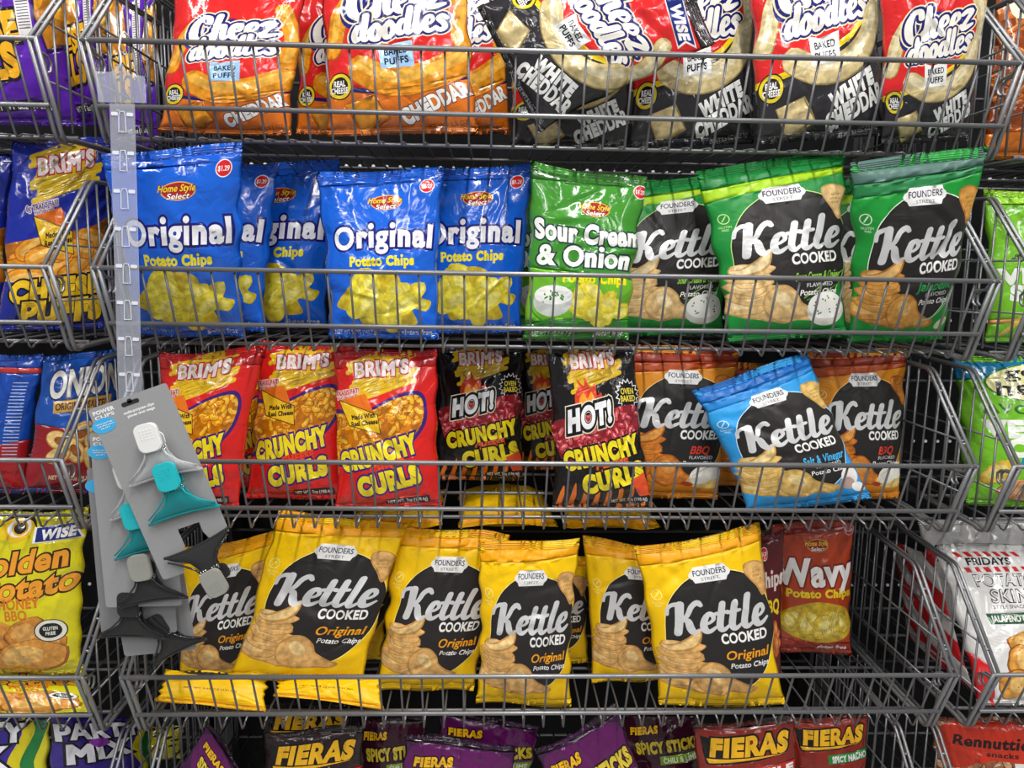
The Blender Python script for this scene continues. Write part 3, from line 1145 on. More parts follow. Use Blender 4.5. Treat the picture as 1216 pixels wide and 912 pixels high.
a = Art(146, '3F8C2C')
a.poly([(0, 0), (100, 0), (100, 10), (0, 14)], '2E6A26')
a.poly([(0, 86), (100, 92), (100, 128), (0, 132)], '6CB52A')
a.poly([(0, 130), (100, 126), (100, 146), (0, 146)], '2C7A26')
price_badge(a, 96, 14, 5.4)
homestyle(a, 56, 33)
a.text('Sour Cream', 54, 55, 15, 'F1F1EA', bold=.06, out=[(.07, '1E3A3C')], fit=100, track=.0, arc=-2)
a.text('& Onion', 52, 75, 15, 'F1F1EA', bold=.06, out=[(.07, '1E3A3C')], fit=88, track=.0)
a.text('Potato Chips', 62, 93, 7.4, 'F4E21C', bold=.06, fit=62)
chip_pile(a, 68, 116, 24, 11, 8, YCHIP, 16, 13)
a.ell(24, 113, 18, 13, 'C9CDC8', 0)
a.ell(24, 108, 18, 8, 'F2F3EE', 0)
rng = random.Random(2)
for k in range(22):
    a.ell(24 + rng.uniform(-9, 9), 108 + rng.uniform(-4, 4), 1.3, .8, '3F8A2C', rng.uniform(0, 180), n=6)
a.line([(2, 110), (8, 124), (22, 132), (40, 134)], 1.1, '2B7A24')
a.text('NET WT 5 OZ (141.7 g)', 26, 140, 3.2, 'DDE6D6', bold=.02, fit=38)
a.text('gluten free', 80, 140, 4.2, WHT, bold=.03, shear=.25, fit=28)
ART['sour_green'] = (a, .05, .035)

a = Art(146, 'B2401A')
a.poly([(0, 0), (100, 0), (100, 12), (0, 12)], '8E2A18')
a.poly([(0, 128), (100, 132), (100, 146), (0, 146)], '9A2A18')
price_badge(a, 94, 10, 5.0)
homestyle(a, 52, 24)
a.text('Wavy', 50, 52, 27, 'EDE9E4', bold=.05, out=[(.05, '7A1A14')], fit=98, arc=-2)
a.text('Potato Chips', 54, 75, 8.0, 'F4D21C', bold=.06, fit=86)
a.blob([(4, 100), (20, 90), (50, 84), (86, 90), (98, 104), (94, 122), (70, 130), (34, 128), (8, 118)], 'C9A826', .5)
chip_pile(a, 50, 107, 36, 13, 12, ('E0C23A', 'B8962A', 'F0DE80'), 20, 14)
for k in range(7):
    a.line([(58 + k * 3.2, 100 - k), (54 + k * 3.2, 112), (56 + k * 3.2, 120)], .7, 'F4E79A', .5)
a.text('gluten free', 72, 136, 4.5, WHT, bold=.03, shear=.25, fit=40)
ART['wavy'] = (a, .05, .04)

a = Art(146, '5A1418')
price_badge(a, 60, 20, 6)
a.text('Chips', 70, 45, 14, 'E8DCD4', bold=.05, out=[(.06, '7A1A14')], fit=60)
a.text('BBQ', 70, 72, 12, 'F4D21C', bold=.06, fit=40)
chip_pile(a, 60, 104, 34, 14, 21, ('D8672A', 'A83A18', 'E89A50'), 14, 13)
ART['hot_wavy'] = (a, .05, .04)


def brims_patch(a, x, y, sc=1.0, col='E4B81C', rot=-8):
    rng = random.Random(4)
    c, q = math.cos(math.radians(rot)), math.sin(math.radians(rot))
    for k in range(11):
        yy = (-16 + 3.4 * k) * sc
        x0, x1 = (-30 + rng.uniform(-4, 6)) * sc, (30 + rng.uniform(-6, 4)) * sc
        p0, p1 = (x0, yy + 5 * sc), (x1, yy - 5 * sc)
        a.line([(x + p0[0] * c - p0[1] * q, y + p0[0] * q + p0[1] * c), (x + p1[0] * c - p1[1] * q, y + p1[0] * q + p1[1] * c)], 4.4 * sc, col)
    a.text("BRIM'S", x, y - 3 * sc, 12 * sc, 'E6D8D4', bold=.06, out=[(.075, 'B0282C')], fit=54 * sc, rot=-3, jit=.05, seed=3)
    a.text('Snack Foods', x + 13 * sc, y + 9 * sc, 3.0 * sc, 'A8761C', bold=.02, rot=-3, fit=22 * sc)


def transfat(a, x, y, col, bg):
    a.text('0g TRANS FAT!', x, y, 4.2, col, bold=.04, out=[(.14, bg)], rot=-9, fit=30)
    a.text('PER SERVING', x + 2, y + 4.5, 2.0, col, bold=.02, out=[(.2, bg)], rot=-9, fit=18)


def cheese(a, x, y, s=1.0):
    a.poly([(x, y), (x + 26 * s, y - 6 * s), (x + 36 * s, y + 14 * s), (x + 6 * s, y + 6 * s)], 'E8741C')
    a.poly([(x, y), (x + 38 * s, y + 13 * s), (x + 41 * s, y + 31 * s), (x + 9 * s, y + 23 * s)], 'EDBF22')
    for p, q in (((x, y), (x + 38 * s, y + 13 * s)), ((x, y), (x + 9 * s, y + 23 * s)), ((x + 9 * s, y + 23 * s), (x + 41 * s, y + 31 * s)), ((x + 38 * s, y + 13 * s), (x + 41 * s, y + 31 * s))):
        a.line([p, q], .8, '3A2A10')
    a.text('Made With', x + 24 * s, y + 14.5 * s, 4.2 * s, '2A2010', bold=.06, rot=-6, fit=24 * s)
    a.text('Real Cheese', x + 25 * s, y + 20.5 * s, 4.2 * s, '2A2010', bold=.06, rot=-6, fit=27 * s)


CURL_Y = ('B5650C', 'EFA31A', 'F3B62C', 'E8971A', 'F9CC5A')
a = Art(150, 'D9201C')
a.poly([(0, 0), (100, 0), (100, 16), (0, 16)], 'B81A1C')
brims_patch(a, 47, 20)
transfat(a, 10, 39, 'B01A1A', 'F0C8C0')
win = smooth_curve([(-6, 62), (30, 58), (58, 46), (80, 42), (88, 52), (84, 72), (66, 90), (40, 98), (-6, 102)], 6, True)
big = smooth_curve([(-6, 58.5), (30, 55), (58, 43), (82, 38.5), (91.5, 52), (87, 74), (67, 93.5), (40, 101.5), (-6, 106)], 6, True)
a.poly(big, '3B1E72')
cl = a.poly(win, 'C07010', .5)
a.curls(150, (-4, 42, 92, 104), 11, CURL_Y, 4.4, 6.0, cl)
cheese(a, 5, 46)
a.text('CRUNCHY', 43, 95, 16, 'F3DC1E', bold=.09, out=[(.085, '3B1E72')], rot=-14, fit=76)
a.text('CHEESE', 52, 107, 6.6, 'E9482A', bold=.06, out=[(.05, 'C02018')], rot=-13, fit=34)
a.text('CURLS', 53, 121, 16.5, 'F3DC1E', bold=.09, out=[(.085, '3B1E72')], rot=-13, fit=62)
a.poly([(48, 140), (90, 137), (90, 144), (48, 146)], '241414')
a.text('NET WT. 7oz (198.4g)', 69, 141.7, 3.4, WHT, bold=.03, rot=-3, fit=38)
for k in range(5):
    a.line([(4, 138 + 2 * k), (9, 138 + 2 * k)], .9, '8A3A14')
ART['red_curls'] = (a, .045, .035)

CURL_R = ('7A1A20', 'C83A48', 'D85A5E', 'B82E3C', 'EFA0A0')
a = Art(150, '161314')
brims_patch(a, 50, 16, .95, 'DDB41C')
a.blob([(30, 58), (26, 46), (31, 36), (29, 30), (37, 36), (38, 28), (44, 37), (50, 34), (51, 44), (56, 42), (56, 58)], 'D8401C')
a.blob([(34, 58), (31, 48), (36, 42), (40, 47), (45, 41), (49, 50), (51, 58)], 'F39A28')
pts = []
for k in range(32):
    r = 14.5 if k % 2 else 11
    pts.append((86 + r * math.cos(k * math.pi / 16), 44 + r * math.sin(k * math.pi / 16)))
a.poly(pts, WHT)
a.poly([(86 + (x - 86) * .9, 44 + (y - 44) * .9) for x, y in pts], '14110F')
a.text('OVEN', 86, 41, 5, 'E8D24A', bold=.04, fit=15)
a.text('BAKED', 86, 47.5, 5, 'E8D24A', bold=.04, fit=17)
win = smooth_curve([(2, 70), (24, 64), (50, 60), (78, 54), (96, 56), (96, 78), (76, 90), (44, 97), (14, 104), (3, 92)], 6, True)
cl = a.poly(win, '8A2028', .5)
a.curls(130, (0, 54, 98, 104), 14, CURL_R, 4.6, 6.5, cl)
a.text('HOT!', 40, 63, 17, 'E8E8EA', bold=.075, out=[(.16, 'E8E0C8'), (.12, '120E0E')], rot=-12, shear=.25, fit=52)
for k in range(9):
    x = 2 + 12 * k
    a.blob([(x, 151), (x + 3, 138), (x + 8, 126 - 3 * (k % 3)), (x + 9, 134), (x + 7, 142), (x + 8, 151)], 'E8761C')
a.text('CRUNCHY', 52, 96, 15, 'F1DC1E', bold=.085, out=[(.085, '120E0E')], rot=-11, fit=84)
a.text('CHEESE', 62, 107, 6.6, 'E8602A', bold=.06, out=[(.05, '7A1A10')], rot=-10, fit=36)
a.text('CURLS', 63, 119, 15.5, 'F1DC1E', bold=.085, out=[(.085, '120E0E')], rot=-11, fit=68)
a.poly([(80, 122), (96, 116), (104, 140), (88, 138)], 'E8542A')
a.poly([(56, 140), (99, 138), (99, 144), (56, 145.5)], '100C0C')
a.text('NET WT. 7oz (198.4g)', 77, 141.6, 3.4, WHT, bold=.03, fit=38)
ART['hot_curls'] = (a, .045, .035)

a = Art(150, '1A2C9C')
brims_patch(a, 52, 22, 1.05, 'D8B41C', -4)
transfat(a, 30, 52, '1A2A6A', 'D8C0C8')
win = smooth_curve([(-4, 84), (20, 78), (50, 74), (80, 70), (106, 64), (106, 112), (70, 116), (30, 112), (-4, 108)], 6, True)
cl = a.poly(win, 'B86A18', .5)
rng = random.Random(3)
for k in range(16):
    x, y, r = rng.uniform(0, 100), rng.uniform(80, 110), rng.uniform(-.5, .6)
    for wd, c_ in ((15, 'B8640F'), (13, 'EE9C26'), (5, 'F6BE5E')):
        a.add([stroke_poly([(x - 16, y + 16 * r), (x, y - 3), (x + 16, y - 16 * r)], wd, 0, 4)], c_, .5, cl)
cheese(a, 22, 60, 1.0)
a.poly([(-1, 112), (101, 110), (101, 151), (-1, 151)], '1C2A8C')
a.text('CHEESE', 50, 117, 15, 'F1C41E', bold=.09, out=[(.075, '17130F')], rot=-3, fit=86)
a.text('PUFFS', 58, 134, 15.5, 'F1C41E', bold=.09, out=[(.075, '17130F')], rot=-3, fit=78)
ART['blue_puffs'] = (a, .045, .035)


def doodles_title(a, x, y, rot, sc=1.0):
    r = math.radians(rot)
    dx, dy = -math.sin(r), math.cos(r)
    outl = [(.13, 'F3E3B8'), (.085, '20206E')]
    a.blob([(x - 34 * sc, y + 2), (x - 10, y - 7), (x + 30 * sc, y - 4), (x + 34 * sc, y + 8), (x + 4, y + 18 * sc), (x - 32 * sc, y + 20 * sc)], '22267C')
    a.script('Cheez', x, y, 22 * sc, 'F0ECE2', out=outl, shear=0.2, rot=rot, fit=66 * sc, heavy=.012)
    a.script('doodles', x - 1 + dx * 18 * sc, y + dy * 18 * sc, 17.5 * sc, 'F0ECE2', out=outl, shear=0.2, rot=rot, fit=66 * sc, heavy=.018)


def wise_flag(a, x, y, rot=8, sc=1.0):
    c, q = math.cos(math.radians(rot)), math.sin(math.radians(rot))
    P = [(-17, -6.5), (19, -6.5), (14, 0), (17, 6.5), (-19, 6.5)]
    for k, c_ in ((1.12, WHT), (1.0, '1E2C7C')):
        a.poly([(x + (p[0] * c - p[1] * q) * k * sc, y + (p[0] * q + p[1] * c) * k * sc) for p in P], c_)
    a.text('WISE', x, y, 8 * sc, WHT, bold=.06, rot=rot, shear=.2, fit=27 * sc)


def wise_eye(a, x, y, s=1.0):
    a.ell(x, y, 12 * s, 9.5 * s, 'EFC01E', -20)
    a.ell(x + 1 * s, y - 1 * s, 8.5 * s, 6.8 * s, WHT, -20)
    a.ell(x + 1.6 * s, y - .6 * s, 5.6 * s, 5.6 * s, 'E0A81A')
    a.ell(x + 1.6 * s, y - .6 * s, 4.2 * s, 4.2 * s, BLK)
    a.ell(x + 3.2 * s, y - 2.2 * s, 1.4 * s, 1.4 * s, WHT)
    a.line([(x - 12 * s, y - 4 * s), (x - 3 * s, y - 10 * s), (x + 9 * s, y - 8 * s), (x + 14 * s, y - 2 * s)], [1 * s, 3 * s, 3 * s, 1 * s], BLK)


def badge(a, x, y, r=9):
    a.ell(x, y, r, r * 1.05, BLK)
    a.ell(x, y, r * .9, r * .95, 'E3C928')
    a.ell(x, y, r * .66, r * .7, '1E1B18')
    a.text('REAL', x, y - r * .2, r * .42, WHT, bold=.04, fit=r * .95)
    a.text('CHEESE', x, y + r * .32, r * .42, WHT, bold=.04, fit=r * 1.35)


def puff(a, pts, w, pal):
    a.add([stroke_poly(pts, w, .6, 6)], pal[1], .5)
    a.add([stroke_poly([(p[0] - .3, p[1] - .4) for p in pts], w, 0, 6)], pal[0], .5)
    a.add([stroke_poly([(p[0] - .5, p[1] - w * .18) for p in pts], w * .4, 0, 6)], pal[2], .5)


def doodles(kind):
    white = kind == 'white'
    a = Art(150, 'D82424' if not white else 'D62526')
    PF = ('E8961E', 'B45E10', 'F4B648') if not white else ('D9C48E', 'A08A50', 'EBDDB4')
    a.poly([(0, 0), (100, 0), (100, 12), (0, 12)], '8E1A24' if not white else '2C2A2C')
    if white:
        a.poly([(-1, 112), (40, 104), (70, 90), (101, 62), (101, 151), (-1, 151)], 'F0CE1C')
        a.poly([(-1, 116), (40, 108), (72, 93), (101, 67), (101, 151), (-1, 151)], '2C2A2D')
    else:
        a.poly([(-1, 116), (36, 121), (70, 118), (101, 108), (101, 151), (-1, 151)], '1E2468')
        a.poly([(-1, 119), (36, 124), (70, 121), (101, 111), (101, 151), (-1, 151)], 'D8701C')
    wise_eye(a, 46, 20, 1.1)
    wise_flag(a, 76, 20, 8)
    puff(a, [(88, 40), (97, 62), (94, 86)], 13, PF)
    puff(a, [(6, 92), (12, 72), (20, 60)], 12, PF)
    doodles_title(a, 50, 58, -8)
    if white:
        puff(a, [(26, 103), (44, 110), (66, 108), (84, 96), (92, 80)], 16, PF)
    else:
        puff(a, [(26, 107), (46, 116), (72, 112), (96, 100)], 19, PF)
    bc = '9CC4EA' if not white else 'EDEDEA'
    a.poly([(38, 89), (46, 91), (61, 88), (62, 106), (39, 107)], bc)
    a.text('BAKED', 50, 95, 4.2, '14182C', bold=.04, rot=-4, fit=17)
    a.text('PUFFS', 50, 101.5, 4.2, '14182C', bold=.04, rot=-4, fit=17)
    badge(a, 10, 117)
    a.poly([(12, 130), (34, 124), (44, 140), (24, 150)], PF[1], .5)
    a.poly([(13, 130), (33, 125), (42, 139), (24, 148)], PF[0], .5)
    if white:
        a.text('WHITE', 72, 122, 9.5, 'F0F0EC', bold=.08, out=[(.04, '1A181A')], rot=-24, fit=37)
        a.text('CHEDDAR', 75, 132.5, 9.5, 'F0F0EC', bold=.08, out=[(.04, '1A181A')], rot=-22, fit=50)
        a.text('NET WT 5.5 OZ (155.9g)', 78, 146, 2.6, 'A8A8A4', rot=-8, fit=34)
    else:
        a.text('CHEDDAR', 74, 129, 9, 'F0F0EC', bold=.08, out=[(.05, '6E2410')], rot=-26, fit=50)
        a.text('NET WT 5.5 OZ', 80, 144, 2.6, '6E3410', rot=-8, fit=30)
    a.back = lin('B8601C' if not white else '242226')
    return a


ART['doodles_cheddar'] = (doodles('cheddar'), .045, .035)
ART['doodles_white'] = (doodles('white'), .045, .035)

a = Art(150, '5A1FA8')
win = smooth_curve([(-4, 22), (20, 14), (46, 18), (56, 40), (58, 66), (50, 92), (30, 102), (8, 100), (-4, 92)], 6, True)
a.poly([(82, 24), (101, 16), (101, 92), (88, 98), (80, 70)], '2E1450')
cl2 = a.poly([(84, 27), (101, 20), (101, 88), (89, 94), (82, 70)], 'C27A14', .5)
a.poly(win, '2E1450')
cl = a.poly([(27 + (x - 27) * .96, 60 + (y - 60) * .97) for x, y in win], 'C27A14', .5) + cl2
rng = random.Random(9)
for k in range(46):
    x, y, r = rng.uniform(0, 100), rng.uniform(14, 104), rng.uniform(7, 10)
    a.ell(x, y, r * 1.06, r, 'BE7410', code=.5, clip=cl)
    a.ell(x - .4, y - .5, r * .9, r * .86, 'F0A826', code=.5, clip=cl)
    a.ell(x - 2, y - 2.5, r * .4, r * .34, 'F8CC60', code=.5, clip=cl)
a.text('CHEESE', 30, 84, 20, 'EFAE20', bold=.07, out=[(.09, '1C1420')], rot=-9, fit=80)
a.text('BALLS', 34, 107, 22, 'EFAE20', bold=.07, out=[(.09, '1C1420')], rot=-9, fit=66)
a.poly([(34, 134), (88, 131), (88, 138), (34, 141)], '1C1224')
a.text('NET WT 6oz (170.1g)', 62, 136.2, 4.0, WHT, bold=.03, rot=-3, fit=46)
a.poly([(64, 18), (76, 16), (80, 84), (70, 88)], 'E6E2E2')
for k in range(28):
    a.line([(65.5 + .19 * k, 21 + 2.2 * k), (75 + .13 * k, 20 + 2.2 * k)], .7, '3A3440')
ART['purple_balls'] = (a, .045, .035)

a = Art(150, 'D8741C')
win = [(0, 36), (100, 36), (100, 132), (0, 132)]
cl = a.poly(win, '8E3E10', .5)
a.curls(190, (0, 36, 100, 132), 31, ('7A320C', 'B45A1C', 'C86E28', 'A04A14', 'E0A060'), 3.6, 14, cl)
a.blob([(10, 20), (50, 12), (94, 22), (92, 50), (48, 44), (12, 54)], 'F0E4CC')
a.text('SWEET', 52, 34, 11, 'D8561C', bold=.06, out=[(.06, 'F3C84A')], rot=3, fit=60)
a.blob([(30, 78), (46, 70), (56, 82), (50, 108), (34, 112)], 'ECE6E0')
ART['pretzel'] = (a, .045, .035)

a = Art(150, '1A4FA8')
a.poly([(-1, 74), (40, 80), (101, 66), (101, 151), (-1, 151)], '8E1A24')
a.text('ONION', 56, 30, 26, 'EDEAE2', bold=.06, out=[(.05, '12306E')], rot=-3, fit=92, shear=.1)
a.poly([(18, 50), (92, 46), (92, 60), (19, 63)], 'CDA24A')
a.text('ORIGINAL SALTED', 55, 55, 7, '5A2A14', bold=.05, rot=-2, fit=68)
for k, (x, y, ro, s) in enumerate(((30, 92, 20, 1.1), (56, 84, -25, 1.2), (50, 102, 40, 1.2), (78, 94, 10, 1.2), (32, 108, -15, 1.0), (74, 112, 55, 1.1), (90, 84, -40, 1.0))):
    a.ell(x, y, 15 * s, 9 * s, 'B8863A', ro, .5)
    a.ell(x - .5, y - .6, 13.6 * s, 7.8 * s, 'E6C27A', ro, .5)
    a.ell(x + 2, y + .8, 7.5 * s, 4 * s, '9A5A2A', ro, .5)
a.text('NET WT 3.5oz (99.2g)', 50, 132, 4.5, 'E8C8A0', bold=.03, fit=50)
ART['onion'] = (a, .045, .035)

a = Art(150, '1648A8')
a.poly([(-1, 104), (101, 92), (101, 151), (-1, 151)], 'A81C22')
a.poly([(-1, 8), (101, 16), (101, 22), (-1, 14)], 'C23A3A')
for k in range(24):
    a.line([(80, 30 + 3.6 * k), (92, 31 + 3.6 * k)], 1.0, 'B8C8E8')
ART['blue_back'] = (a, .045, .035)

a = Art(150, 'D9CE1C')
wise_eye(a, 46, 15, 1.15)
wise_flag(a, 80, 19, -4, 1.0)
a.text('Golden', 48, 44, 18, 'EE9C2A', bold=.05, out=[(.06, '3A2410')], rot=-8, shear=.25, fit=86)
a.text('Potato', 58, 65, 18, 'EE9C2A', bold=.05, out=[(.06, '3A2410')], rot=-8, shear=.25, fit=82)
a.text('HONEY', 52, 80, 8.5, 'D8781C', bold=.06, rot=-4, fit=36)
a.text('BBQ', 50, 90.5, 8, 'D8781C', bold=.06, rot=-4, fit=20)
a.chip(22, 106, 30, 17, 10, 201, ('D9913A', '9E5A1C', 'E8AE5E'))
a.chip(60, 108, 22, 14, -20, 202, ('D08834', '9A541A', 'E2A656'))
a.chip(82, 118, 10, 7, -20, 205, ('D08834', '9A541A', 'E2A656'))
a.chip(14, 128, 26, 20, 60, 203, ('DB9640', 'A25E20', 'EAB464'))
a.chip(58, 132, 33, 19, -8, 204, ('DE9A40', 'A4601F', 'EDBA66'))
a.ell(79, 105, 13.5, 10.5, '1C1A16')
a.ell(79, 105, 12.5, 9.7, 'E8E4D4')
a.ell(79, 105, 9.2, 7.0, '1C1A16')
a.text('GLUTEN', 79, 103, 3, WHT, bold=.03, fit=12)
a.text('FREE', 79, 107.5, 3, WHT, bold=.03, fit=8)
ART['honey'] = (a, .03, .03)

a = Art(150, '3A2A8C')
a.blob([(58, -10), (80, 10), (72, 40), (84, 70), (78, 110), (110, 120), (110, -10)], 'D8C81C')
a.blob([(70, -10), (90, 8), (82, 40), (94, 74), (90, 110), (112, 120), (112, -10)], '1E7A3A')
a.blob([(86, -10), (99, 6), (92, 40), (104, 74), (112, 120), (114, -10)], 'E0D424')
a.text('PARTY', 42, 15, 14, 'ECEBF2', bold=.06, out=[(.08, '15121E')], rot=-5, fit=82, jit=.04)
a.text('MIX', 40, 36, 17, 'ECEBF2', bold=.06, out=[(.08, '15121E')], rot=-5, fit=62, jit=.04)
a.blob([(30, 26), (44, 22), (50, 28), (38, 32)], '8A3AA8')
a.curls(30, (10, 75, 80, 140), 41, ('8A4A10', 'D8922A', 'C87A1C', 'E8B050'), 6, 14)
ART['party'] = (a, .02, .03)

a = Art(150, 'C9BE1E')
rng = random.Random(12)
for k in range(34):
    a.ell(rng.uniform(0, 100), rng.uniform(0, 150), rng.uniform(4, 8), rng.uniform(3, 5), '1E1C10', rng.uniform(0, 180), n=10)
ART['leopard'] = (a, .03, .03)

a = Art(150, '7CC62A')
a.poly([(-1, -1), (101, -1), (101, 14), (-1, 14)], '9ED82E')
a.text('NET WT 2.75 oz (78g)', 54, 20, 4, 'E8F4D0', bold=.02, fit=50)
a.text('AVOCADO', 48, 69, 7, '2C5A1C', bold=.04, out=[(.05, 'A6DC5A')], rot=4, fit=70, jit=.05)
a.text('VEGGIE', 46, 85, 14, 'F3F6EC', bold=.07, out=[(.03, '5EA822')], fit=78)
a.text('STRAWS', 52, 101, 14, 'F3F6EC', bold=.07, out=[(.03, '5EA822')], fit=78)
a.poly([(32, 110), (101, 110), (101, 118), (32, 118)], '2AA0B8')
a.text('SEA SALT', 64, 114, 5, WHT, bold=.04, fit=40)
a.poly([(-1, 128), (60, 122), (60, 126), (-1, 132)], 'E8A060')
for k in range(9):
    x = 12 + 11 * k
    a.line([(x, 142), (x + 14, 122)], 5, ('EAC85A', 'C8D85A', 'E8A25A')[k % 3], .5)
ART['straws'] = (a, .05, .04)

a = Art(150, '7CC82C')
a.poly([(-1, -1), (101, -1), (101, 22), (-1, 26)], '1C7AA8')
a.ell(62, 29, 44, 20, '2A6A1C')
a.ell(62, 29, 42, 18.6, 'EDE8A8')
a.text('good', 60, 18, 11, '1C1C1C', bold=.03, fit=52, jit=.03)
a.text('health', 60, 34, 14, '1C1C1C', bold=.03, fit=70, jit=.03)
a.text('AVOCADO', 56, 56, 8, '2C6A1C', bold=.04, fit=80, rot=3, jit=.06)
a.text('VEGGIE', 58, 74, 15, 'F3F6EC', bold=.07, fit=86)
a.text('CHIPS', 62, 92, 15, 'F3F6EC', bold=.07, fit=66)
a.poly([(40, 101), (101, 101), (101, 112), (38, 112)], '1C90A8')
a.text('SEA SALT', 70, 106.5, 6.5, WHT, bold=.04, fit=48)
a.chip(24, 116, 17, 10, -25, 301, ('E8C44A', 'B8901C', 'F2DA80'))
a.chip(48, 132, 26, 12, -12, 302, ('D99A62', 'A8643A', 'E8B88A'))
for k in range(9):
    a.line([(28 + 4.6 * k, 138), (34 + 4.6 * k, 124)], .8, 'A86A40', .5)
a.chip(82, 120, 17, 9, -30, 303, ('CFD872', '98A83A', 'E4EAA0'))
ART['veggie'] = (a, .05, .04)

a = Art(150, 'CFCDCB')
a.poly([(-1, 100), (14, 116), (14, 151), (-1, 151)], 'C81E24')
a.poly([(4, -1), (101, -1), (101, 151), (16, 151)], 'DEDCDA')
for sgn, yy in ((0, 8), (1, 23)):
    for k in range(7):
        x = 10 + 6.4 * k
        a.poly([(x + sgn * 3, yy), (x + 3.4 + sgn * 3, yy), (x + 5.8 + sgn * 2, yy + 5), (x + 2.4 + sgn * 2, yy + 5)], 'C81E24')
a.text("FRIDAYS", 31, 17.5, 6.6, '1E1C1C', bold=.05, fit=30)
a.text('POTATO', 38, 36, 11, '2A2826', bold=.05, fit=43)
a.text('POTATO', 38, 36, 11, 'DEDCDA', bold=-.01, fit=43)
a.text('SKINS', 41, 51, 12, '2A2826', bold=.05, fit=34)
a.text('SKINS', 41, 51, 12, 'DEDCDA', bold=-.01, fit=34)
a.text('STYLE SNACK CRISPS', 42, 61, 3.4, '2A2826', bold=.01, fit=36)
a.poly([(18, 67), (101, 67), (101, 77), (19, 77)], '1E5A34')
a.text('JALAPENO CHEDDAR', 42, 72, 5.6, WHT, bold=.04, fit=42)
for k, (x, y, rx, ry) in enumerate(((46, 94, 18, 12), (66, 104, 17, 13), (38, 112, 17, 13), (60, 124, 19, 13), (30, 130, 16, 11), (84, 98, 16, 12), (84, 122, 17, 13))):
    a.chip(x, y, rx, ry, k * 37, 320 + k, ('D8973E', '9A5A1C', 'EBBE70'))
ART['fridays'] = (a, .05, .035)

a = Art(150, 'BDBBB9')
a.poly([(-1, 40), (101, 60), (101, 78), (-1, 58)], 'C22A2C')
ART['silver'] = (a, .06, .04)

a = Art(150, 'CFCDCB')
for k in range(8):
    y0 = -60 + 48 * k
    a.poly([(-1, y0), (101, y0 + 62), (101, y0 + 86), (-1, y0 + 24)], 'C81E24')
ART['fridays_side'] = (a, .06, .04)


def fieras(base, hi, band, bandcol, top='17100F'):
    a = Art(150, base)
    a.poly([(-1, -1), (101, -1), (101, 7), (-1, 7)], top)
    a.blob([(4, 10), (50, 6), (98, 12), (98, 60), (50, 66), (4, 62)], hi)
    a.poly([(5, 14), (26, 18), (26, 38), (8, 44)], '120C0A')
    a.text('FIERAS', 52, 24, 17, 'EFB51C', bold=.07, out=[(.08, '120C0A')], rot=-2, shear=.2, fit=80)
    a.poly([(8, 38), (92, 33), (60, 39), (10, 44)], '120C0A')
    a.poly([(9, 37.5), (90, 33.5), (58, 37.5), (11, 42)], 'EFB51C')
    a.poly([(42, 46), (100, 43), (100, 55), (42, 58)], bandcol)
    a.text(band, 72, 50.5, 7.4, WHT, bold=.06, rot=-3, fit=50)
    a.curls(26, (10, 75, 90, 140), 61, ('5A1414', 'A82A22', 'C23A2A', 'D86A4A'), 6, 22)
    a.back = lin(base)
    return a


ART['fieras_lime'] = (fieras('1E1214', '2A1618', 'LIME', 'C21E24'), .04, .04)
ART['fieras_nacho'] = (fieras('7A2018', '8E281C', 'SPICY NACHO', '1E8A3A'), .04, .04)
ART['fieras_red'] = (fieras('6E1C16', '86261A', 'CHILE', 'B8261C'), .04, .04)


def sticks(base, hi):
    a = Art(150, base)
    a.poly([(-1, -1), (101, -1), (101, 8), (-1, 8)], '150B16')
    a.blob([(6, 14), (50, 10), (96, 16), (96, 70), (50, 80), (6, 70)], hi)
    a.text('FIERAS', 26, 26, 9, 'EFB51C', bold=.07, out=[(.1, '120C0A')], rot=-8, shear=.2, fit=36)
    a.text('SPICY STICKS', 56, 46, 14, 'D9BE3A', bold=.07, out=[(.09, '120C0A')], rot=-6, fit=84)
    a.poly([(44, 60), (98, 56), (98, 67), (44, 71)], '7CA02A')
    a.text('CHILI & LIME', 71, 63.5, 6.5, 'E8F0D0', bold=.04, rot=-4, fit=46)
    a.curls(24, (10, 85, 90, 142), 71, ('4A1018', '8E2024', 'A8302C', 'C86048'), 5, 30)
    a.ell(24, 96, 14, 9, '8CB83A', 30)
    a.ell(24, 96, 11.5, 7, 'C8DE7A', 30)
    return a


ART['sticks_purple'] = (sticks('3E0E40', '5E1458'), .04, .04)
ART['sticks_dark'] = (sticks('26101E', '3A1224'), .04, .04)

a = Art(150, '6E3A2A')
cl = a.poly([(-1, -1), (101, -1), (101, 151), (-1, 151)], '8E5A40', .5)
a.curls(80, (0, 0, 100, 150), 81, ('6A3A22', 'C8A07A', 'B88A62', 'A8704A', 'E0C8A8'), 7, 12, cl)
a.blob([(6, 10), (60, 4), (96, 16), (94, 44), (50, 42), (10, 52)], 'C8341C')
a.text('Rennuttie', 50, 24, 10, '2A1210', bold=.05, rot=4, shear=.15, fit=70)
a.text('snacks', 60, 36, 5, '2A1210', bold=.03, rot=4, fit=30)
a.poly([(70, 44), (96, 46), (94, 56), (70, 54)], 'E8E4DC')
ART['nuts'] = (a, .04, .04)

for k_, (a_, st_, sb_) in ART.items():
    DESIGNS[k_] = a_.bake(st_, sb_)


# ------------------------------------------------------------------ the bags
PB, CB = 'potato_chip_bag', 'cheese_curl_bag'
KO, RC, HC, OB, CD, WD = 'yellow original kettle chip bags', 'red crunchy cheese curl bags', 'black hot cheese curl bags', 'blue original potato chip bags', 'red and orange cheddar puff bags', 'black and red white cheddar puff bags'
C1, C2 = 'chip bag', 'cheese snack bag'
